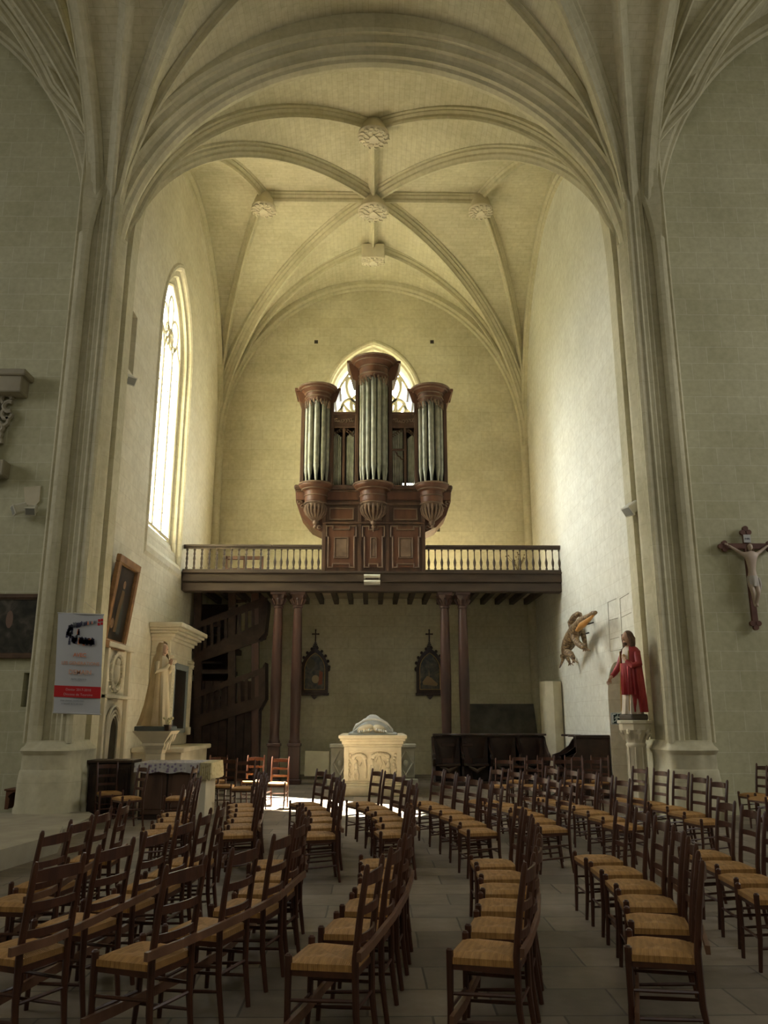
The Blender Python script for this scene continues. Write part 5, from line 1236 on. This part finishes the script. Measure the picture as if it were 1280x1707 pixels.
# ================================================================== BANNER with its lettering
bn = thing('banner', 'white printed banner with orange lettering and a red band, hanging before the left pier', 'banner', (-4.88, 13.55, 1.68))
p0, p1, p2, p3 = atY(89, 1188, 13.55), atY(167, 1191, 13.55), atY(176, 1030, 13.55), atY(97, 1024, 13.55)
BU = Vector((p1[0]-p0[0], 0, p1[1]-p0[1])); bw_ = BU.length; bh_ = 1.60; BO = Vector((p0[0], 13.55, p0[1])); BU.normalize(); BV = Vector((0,-1,0)).cross(BU) * -1
BV = Vector((p3[0]-p0[0], 0, p3[1]-p0[1])).normalized(); BM = Matrix.Identity(4); BN = BU.cross(BV)
for i in range(3): BM[i][0] = BU[i]; BM[i][1] = BV[i]; BM[i][2] = BN[i]; BM[i][3] = BO[i]
M_BANNER = flat_mat('banner_vinyl', (.52,.53,.56), .5)
mb = MB(); n_ = 8; vs = [(bw_*i/n_, bh_*j, .012*math.sin(i*.9)+z) for z in (-.002, .002) for j in (0, 1) for i in range(n_+1)]
q = n_+1; fs = [(i, i+1, q+i+1, q+i) for i in range(n_)]+[(2*q+i, 2*q+i+1, 3*q+i+1, 3*q+i) for i in range(n_)]
mb.add(vs, fs, True); part('sheet', mb, M_BANNER, bn, M=BM)
mb = MB(); mb.tube([(-.01, 0, 0), (bw_+.01, 0, 0)], .012, 8); part('hanging_rod', mb, flat_mat('white_rod_low', (.5,.5,.5)), bn, M=BM); mb = MB(); mb.tube([(-.01, bh_, 0), (bw_+.01, bh_, 0)], .012, 8)
mb.tube([(.05, bh_, 0), (bw_/2, bh_+.22, -.2), (bw_-.05, bh_, 0)], .003, 4); part('hanging_rod', mb, flat_mat('white_rod', (.5,.5,.5)), bn, M=BM)
M_BRED = flat_mat('band_red', (.52,.02,.025), .5); M_ORANGE = flat_mat('orange_ink', (.72,.26,.14), .5); M_INK = flat_mat('dark_ink', (.05,.05,.09), .5); M_PALEINK = flat_mat('pale_orange_ink', (.66,.36,.24), .5); M_GREYINK = flat_mat('grey_ink', (.22,.24,.26), .5); M_WHITEINK = flat_mat('pale_ink', (.62,.35,.36), .5)
mb = MB(); mb.box(0.0, bw_, .25, .43, .013, .018); part('red_band', mb, M_BRED, bn, M=BM)
def text(body, u, v, size, mat, parent, M, align='CENTER', bold=0.0, zz=.020, name='lettering'):
    c = bpy.data.curves.new(name, 'FONT'); c.body = body; c.size = size; c.align_x = align; c.extrude = .001; c.offset = bold; c.materials.append(mat)
    o = bpy.data.objects.new(name, c); COL.objects.link(o); o.parent = parent
    dg = bpy.context.evaluated_depsgraph_get(); me = bpy.data.meshes.new_from_object(o.evaluated_get(dg)); ML = Matrix.Translation(-ORG[parent]) @ M @ Matrix.Translation((u, v, zz))
    bpy.data.objects.remove(o); me.transform(ML); o = bpy.data.objects.new(name, me); COL.objects.link(o); o.parent = parent; ORG[o] = ORG[parent]; return o
k_ = bw_/.82
text('AVEC', bw_*.52, .90, .085, M_ORANGE, bn, BM, bold=.002)
text('LES GENERATIONS', bw_*.54, .77, .080*k_, M_PALEINK, bn, BM, bold=.001)
text('DEMAIN', bw_*.54, .62, .100, M_PALEINK, bn, BM, bold=.001)
text('saint etienne', bw_*.52, .53, .048, M_GREYINK, bn, BM)
text('Denier 2017-2018', bw_*.52, .355, .055, M_WHITEINK, bn, BM)
text('Diocese de Touraine', bw_*.52, .28, .055, M_WHITEINK, bn, BM)
text('pour donner, rendez-vous', bw_*.40, .19, .036, M_GREYINK, bn, BM)
text('a l accueil de la paroisse', bw_*.40, .14, .036, M_GREYINK, bn, BM)
mb = MB()
for (a, b) in ((0,0),(.05,.012),(.005,.06),(.05,.07)): mb.box(bw_*.88+a, bw_*.88+a+.038, 1.42+b, 1.42+b+.042, .013, .018)
part('logo', mb, M_BRED, bn, M=BM)
rnd = random.Random(11); crowd = {0: MB(), 1: MB(), 2: MB()}
for k in range(64):                                           # the drawn procession of little people
    t = k/64.0
    if k < 40: u = bw_*(.26+.62*t*1.55*.65+.04*rnd.random()); v = 1.10+.14*rnd.random()+.05*math.sin(t*9) if t < .35 else 1.08+.12*rnd.random(); u = bw_*(.22+.60*(k/40)); v = 1.08+.05*rnd.random()+ (.16*rnd.random() if k < 20 else 0)
    else: s_ = (k-40)/24; u = bw_*(.26+.62*s_**1.2); v = 1.26+.20*s_**.7 + .05*rnd.random()*(1-s_)
    h_ = .10*(1-.6*max(0, (k-40)/24)) ; c = crowd[rnd.choice([0,0,1,2])]
    c.prism([(u-h_*.2, v), (u+h_*.2, v), (u+h_*.16, v+h_*.7), (u-h_*.16, v+h_*.7)], 'z', .013, .016); c.prism([(u+h_*.16*math.cos(j), v+h_*.86+h_*.16*math.sin(j)) for j in [0,1.05,2.1,3.14,4.2,5.2]], 'z', .013, .016)
for q, mt in ((0, M_INK), (1, M_ORANGE), (2, M_GREYINK)): tag(part('printed_crowd', crowd[q], mt, bn, M=BM), kind='stuff')
# ================================================================== RELIEF AND LAMPS, LEFT NAVE WALL
rf = thing('wall_relief', 'carved stone relief with cornice at the left edge of the nave wall', 'relief', (-7.4, 14.45, 5.3))
(xa, za), (xb, zb2) = atY(40, 620, 14.25), atY(28, 650, 14.25)
mb = MB(); mb.box(-8.3, xa, 14.20, 14.55, zb2-.05, za, .02); mb.box(-8.3, xa+.08, 14.13, 14.55, za-.1, za+.02, .02); part('cornice', mb, M_NAVE if 0 else M_STEP, rf)
mb = MB(); rnd = random.Random(2)
x_, _ = atY(8, 700, 14.45)
for k in range(12):
    z = atY(0, 665+k*12, 14.45)[1]; w_ = [.18,.24,.22,.16,.08,.06,.08,.05,.04,.03,.05,.08][k]
    mb.tube([(x_-.2+w_+.10*math.cos(t), 14.47, z+.10*math.sin(t)) for t in [j*.7+k for j in range(7)]], .045, 6)
mb.box(-8.0, x_-.12, 14.43, 14.55, atY(0, 790, 14.45)[1], atY(0, 640, 14.45)[1]); part('scrollwork', mb, M_STEP, rf)
z = atY(8, 775, 14.35)[1]
mb = MB(); mb.box(-8.0, atY(10, 775, 14.35)[0], 14.25, 14.55, z-.22, z+.08, .02); part('bracket', mb, M_STEP, rf)
def spot(x, y, z, s, d, label, mat=None):
    t = thing('spotlight', label, 'light fixture', (x, y, z)); M = Matrix.Translation((x, y, z)) @ Vector(d).to_track_quat('X', 'Z').to_matrix().to_4x4()
    mb = MB(); mb.box(-s*.6, s*.5, -s*.5, s*.5, -s*.4, s*.4, s*.08); mb.box(s*.45, s*.62, -s*.56, s*.56, -s*.46, s*.46, s*.05); part('housing', mb, mat or M_CREAM, t, M=M)
    mb = MB(); mb.box(s*.62, s*.64, -s*.45, s*.45, -s*.35, s*.35); part('lens', mb, flat_mat('lamp_lens', (.25,.25,.22), .3), t, M=M)
    return t
X, Z = atY(33, 848, 14.35); spot(X, 14.35, Z, .20, (-.8,-.5,-.4), 'small cream spotlight on the nave wall, lower left one facing away')
X, Z = atY(50, 850, 14.40); spot(X+.03, 14.40, Z, .17, (.1,-.8,-.5), 'small cream spotlight on the nave wall below the mended patch')
Y_, Z = atX(214, 632, -4.85); t_ = spot(-4.84, Y_, Z, .20, (.5,-.5,-.5), 'small spotlight under the tall rectangular slot in the left wall')
Y_, Z = atX(1054, 846, 4.80); spot(4.80, Y_+.05, Z, .22, (-.7,-.3,-.6), 'small cream spotlight on the bright right-hand wall')
mb = MB(); P = [atY(a, b, 14.53) for a, b in [(40,812),(68,810),(66,836),(60,842),(42,842)]]; mb.prism(P, 'y', 14.52, 14.55); mb2 = mb
single('mended_patch', mb, M_PALE, 'pale mended plaster patch above the nave wall spotlight', 'patch')
# ================================================================== CRUCIFIX
YC = 14.47; cxx = 7.0; zt, zb = atY(1243, 879, YC)[1], atY(1257, 1049, YC)[1]; zc = atY(1240, 911, YC)[1]
cxx = (atY(1243, 880, YC)[0]+atY(1257, 1048, YC)[0])/2
cr = thing('crucifix', 'large wooden crucifix with pale painted figure on the right nave wall', 'crucifix', (cxx, YC, zb))
M_CROSS = noise_mat('crucifix_wood', (0.10,0.045,0.035), (0.16,0.075,0.055), 5, 0.5, 0.05)
mb = MB(); hw = .43
mb.box(cxx-.055, cxx+.055, YC-.03, YC+.03, zb+.06, zt-.06, .008); mb.box(cxx-hw, cxx+hw, YC-.032, YC+.028, zc-.055, zc+.055, .008)
for (ex, ez, dx, dz) in ((cxx, zt-.08, 0, 1), (cxx, zb+.08, 0, -1), (cxx-hw, zc, -1, 0), (cxx+hw, zc, 1, 0)):
    for (a, b) in ((dx*.05, dz*.05), (-dz*.055-dx*.02, dx*.055-dz*.02), (dz*.055-dx*.02, -dx*.055-dz*.02)):
        mb.prism([(ex+a+.05*math.cos(j*PI/5), ez+b+.05*math.sin(j*PI/5)) for j in range(10)], 'y', YC-.04, YC+.02)
part('cross', mb, M_CROSS, cr)
mb = MB(); mb.box(cxx-.065, cxx+.065, YC-.06, YC-.045, zt-.30, zt-.15, .004); pl = part('title_plaque', mb, flat_mat('white_plaque', (.50,.50,.50)), cr)
PM = Matrix.Translation((cxx, YC-.061, zt-.245)) @ Matrix.Rotation(PI/2, 4, 'X'); text('INRI', 0, 0, .05, M_INK, cr, PM, zz=.0, name='plaque_lettering')
def skinned(name, verts, edges, radii, mat, parent, sub=2):
    org = ORG[parent]; me = bpy.data.meshes.new(name); me.from_pydata([tuple(Vector(v)-org) for v in verts], edges, []); me.materials.append(mat)
    o = bpy.data.objects.new(name, me); COL.objects.link(o); o.parent = parent; ORG[o] = org
    sk = o.modifiers.new('skin', 'SKIN'); sk.use_smooth_shade = True
    d = me.skin_vertices[0].data if me.skin_vertices else None
    if d is None:
        me.attributes.new; 
    for i, r_ in enumerate(radii): d[i].radius = (r_, r_) if not hasattr(r_, '__len__') else r_; d[i].use_root = (i == 0)
    s = o.modifiers.new('sub', 'SUBSURF'); s.levels = sub; s.render_levels = sub; return o
ys = YC-.10; S_ = 1.0
V = [(cxx,ys,zc-.60),(cxx,ys-.01,zc-.45),(cxx,ys-.02,zc-.28),(cxx,ys-.015,zc-.17),(cxx-.01,ys-.03,zc-.10),        # pelvis..neck
     (cxx-.11,ys,zc-.17),(cxx-.24,ys+.02,zc-.08),(cxx-.365,ys+.03,zc+.01),
     (cxx+.11,ys,zc-.17),(cxx+.24,ys+.02,zc-.08),(cxx+.365,ys+.03,zc+.01),
     (cxx-.05,ys,zc-.66),(cxx-.055,ys-.07,zc-.86),(cxx-.01,ys+.01,zc-1.06),(cxx-.01,ys-.02,zc-1.12),
     (cxx+.05,ys,zc-.66),(cxx+.045,ys-.075,zc-.87),(cxx+.02,ys-.01,zc-1.06),(cxx+.02,ys-.045,zc-1.12)]
Ee = [(0,1),(1,2),(2,3),(3,4),(3,5),(5,6),(6,7),(3,8),(8,9),(9,10),(0,11),(11,12),(12,13),(13,14),(0,15),(15,16),(16,17),(17,18)]
Rr = [(.085,.06),(.07,.05),(.10,.065),(.085,.055),.033,.042,.028,.019,.042,.028,.019,.052,.040,.024,.018,.052,.040,.024,.018]
M_CORPUS = noise_mat('pale_painted_flesh', (0.46,0.36,0.29), (0.54,0.43,0.35), 5, 0.45, 0.0)
try: skinned('body', V, Ee, Rr, M_CORPUS, cr)
except Exception as ex_:
    print('SKIN FAIL', ex_)
mb = MB(); mb.ball((cxx-.015, ys-.055, zc-.045), .048, .052, .065, 14, 10); mb.ball((cxx-.02, ys-.105, zc-.055), .01, .015, .018, 6, 4); part('head', mb, M_CORPUS, cr)
mb = MB(); mb.ball((cxx-.01, ys-.035, zc-.025), .056, .05, .062, 12, 8); mb.tube([(cxx-.055, ys-.05, zc-.04), (cxx-.065, ys-.04, zc-.12)], [.02,.012], 6); mb.tube([(cxx+.04, ys-.05, zc-.04), (cxx+.05, ys-.04, zc-.12)], [.02,.012], 6); part('hair', mb, M_HAIR, cr)
mb = MB(); robe(mb, [(zc-.76,.085,.07,cxx,ys-.02),(zc-.68,.095,.075,cxx,ys-.01),(zc-.60,.10,.07,cxx,ys),(zc-.56,.09,.065,cxx,ys)], 24, 7, .12); mb.tube([(cxx+.09,ys-.03,zc-.60),(cxx+.11,ys-.03,zc-.72),(cxx+.10,ys-.02,zc-.84)], [.03,.035,.015], 7); part('loincloth', mb, flat_mat('pale_cloth_paint', (.46,.42,.38)), cr)
for s_ in (-1, 1): mb = MB(); hand(mb, (cxx+s_*.365, ys+.03, zc+.01), (s_*.8, .1, .5), (0,-1,0), .045); part('hand', mb, M_CORPUS, cr)
mb = MB(); a, b = atY(1162, 1040, 14.51), atY(1172, 1180, 14.51); mb.box(a[0]-.02, a[0]+.02, 14.50, 14.54, b[1], a[1], .004); single('wall_batten', mb, M_BROWNF, 'thin brown vertical batten on the nave wall below the crucifix', 'batten')
# ================================================================== STUFFED CROCODILE on the right wall
M_CROC = None
def croc_mat():
    m, nt, b = nodes('crocodile_hide', .55, .35); L = nt.links.new; g = N(nt, 'ShaderNodeTexCoord'); v = N(nt, 'ShaderNodeTexVoronoi'); v.inputs['Scale'].default_value = 15
    L(g.outputs['Object'], v.inputs['Vector']); r = N(nt, 'ShaderNodeValToRGB'); r.color_ramp.elements[0].color = (.42,.29,.14,1); r.color_ramp.elements[1].position = .6; r.color_ramp.elements[1].color = (.13,.08,.04,1)
    L(v.outputs['Distance'], r.inputs[0]); L(r.outputs[0], b.inputs['Base Color']); bp = N(nt, 'ShaderNodeBump'); bp.inputs['Strength'].default_value = .6; bp.inputs['Distance'].default_value = .02; bp.invert = True
    L(v.outputs['Distance'], bp.inputs['Height']); L(bp.outputs[0], b.inputs['Normal']); return m
M_CROC = croc_mat(); XC = 4.52
def cp(x, y, X=XC): Y, Z = atX(x, y, X); return (X, Y, Z)
ck = thing('stuffed_crocodile', 'stuffed crocodile hung high and slanting on the bright right wall', 'crocodile', cp(957, 1065, 4.7))
mb = MB(); line = [(933,1113),(937,1103),(940,1093),(943,1082),(948,1072),(954,1060),(959,1050),(964,1043)]
rad = [.012,.03,.055,.115,.155,.16,.14,.115]
mb.tube([cp(*p) for p in line], rad, 16); part('body', mb, M_CROC, ck)
mb = MB(); mb.tube([cp(964,1043),(*cp(969,1037),),cp(976,1031),cp(983,1026),cp(988,1023),cp(993,1021)], [.115,.11,.075,.05,.058,.035], 12)
for s_ in (-1, 1): mb.ball((XC-.10+.0, cp(970,1037)[1]+s_*.08, cp(970,1035)[2]+.12), .05, .05, .05, n=8, m=5)
part('head', mb, M_CROC, ck)
mb = MB(); mb.tube([cp(962,1051,4.40),cp(970,1042,4.38),cp(979,1035,4.40),cp(988,1027,4.42)], [.04,.07,.05,.025], 10); part('lower_jaw', mb, noise_mat('orange_hide', (.42,.20,.05), (.55,.30,.09), 6, .5, .1), ck, 'orange-brown underside of the jaw')
def limb(pts, r, X0): m_ = MB(); m_.tube([cp(a, b, X0) for a, b in pts], r, 9); \
    [m_.tube([cp(*pts[-1], X0), (X0+dx, cp(pts[-1][0]+ex, pts[-1][1]+ey, X0)[1], cp(pts[-1][0]+ex, pts[-1][1]+ey, X0)[2])], [r[-1]*.6, .008], 5) for dx, ex, ey in ((-.04,1,6),(0,2,5),(.04,4,5),(.02,-1,5))]; part('leg', m_, M_CROC, ck)
limb([(955,1048),(952,1038),(957,1028),(963,1023),(967,1024),(969,1030)], [.09,.09,.07,.055,.045,.035], 4.66)
limb([(957,1055),(958,1063),(962,1071),(969,1077),(974,1080)], [.09,.08,.07,.06,.045], 4.25)
limb([(970,1052),(973,1062),(975,1072),(977,1080)], [.07,.06,.05,.035], 4.72)
limb([(945,1088),(951,1090),(955,1096),(956,1100)], [.08,.07,.055,.035], 4.30)
limb([(943,1090),(946,1097),(949,1104)], [.07,.055,.03], 4.70)
mb = MB()
for k in range(12): p = Vector(cp(937+k*2.4, 1100-k*4.9, XC)); mb.ball(p+Vector((-.0, .17 if k > 3 else .08, .09)), .03, .03, .05, n=6, m=4)
part('dorsal_scute', mb, M_CROC, ck)
mb = MB(); a = cp(957, 1062, 4.6); b = cp(964, 1045, 4.6); mb.tube([a, (4.945, a[1], a[2]+.1)], .02, 6); mb.tube([b, (4.945, b[1], b[2]+.1)], .02, 6); part('wall_bracket', mb, M_LEAD, ck)
# ================================================================== RIGHT WALL DETAILS
sg = thing('exit_sign', 'square dark exit sign with a pale running figure beside the red-cloaked statue', 'sign', (4.9, 16.9, 1.5))
YE = 15.95; (ex0, ez1), (ex1, ez0) = atY(1018, 1188, YE), atY(1038, 1208, YE); ex1 = min(ex1, 4.93); EW = ex1-ex0; EH = ez1-ez0
mb = MB(); mb.box(ex0, ex1, YE, YE+.02, ez0, ez1, .004); part('sign_board', mb, flat_mat('pale_border', (.45,.48,.48)), sg)
mb = MB(); mb.box(ex0+.02, ex1-.02, YE-.004, YE, ez0+.02, ez1-.02); part('dark_field', mb, flat_mat('dark_sign', (.02,.04,.045)), sg)
mb = MB(); u = lambda a, b: (ex0+EW*a, YE-.01, ez0+EH*b); r_ = EW*.045
mb.ball(u(.58,.80), r_*1.4, .004, r_*1.4, 10, 6)
for pts in ([(.55,.70),(.47,.45)], [(.47,.45),(.60,.33),(.56,.14)], [(.47,.45),(.36,.30),(.22,.26)], [(.55,.68),(.70,.58),(.76,.66)], [(.53,.68),(.38,.62),(.32,.48)], [(.15,.86),(.15,.14)], [(.15,.86),(.40,.86)], [(.84,.2),(.84,.8)]):
    mb.tube([u(*p) for p in pts], r_, 6)
part('running_figure', mb, flat_mat('sign_white', (.6,.66,.66)), sg)
mb = MB(); (xx, zz) = ex0, ez0; mb.box(ex1-.06, 4.96, YE+.02, YE+.05, ez0+EH*.4, ez0+EH*.6); part('bracket', mb, M_LEAD, sg)
wf = thing('wall_frame', 'thin blocked window outline of dark lines on the bright wall above the doorway', 'frame', (4.95, 16.5, 2.95))
def wl(p, q, r=.005): a = atX(*p, 4.945); b = atX(*q, 4.945); mb_.tube([(4.945, a[0], a[1]), (4.945, b[0], b[1])], r, 5)
mb_ = MB()
for p, q in (((1013,1004),(1017,1085)),((1033,998),(1038,1082)),((1013,1004),(1027,998)),((1033,998),(1048,989)),((1015,1034),(1030,1030)),((1036,1029),(1052,1021)),((1017,1066),(1032,1062)),((1038,1060),(1052,1054)),((1017,1086),(1037,1082))): wl(p, q)
part('frame_line', mb_, noise_mat('rust_line', (.25,.22,.15), (.33,.30,.2), 5, .8, 0), wf)
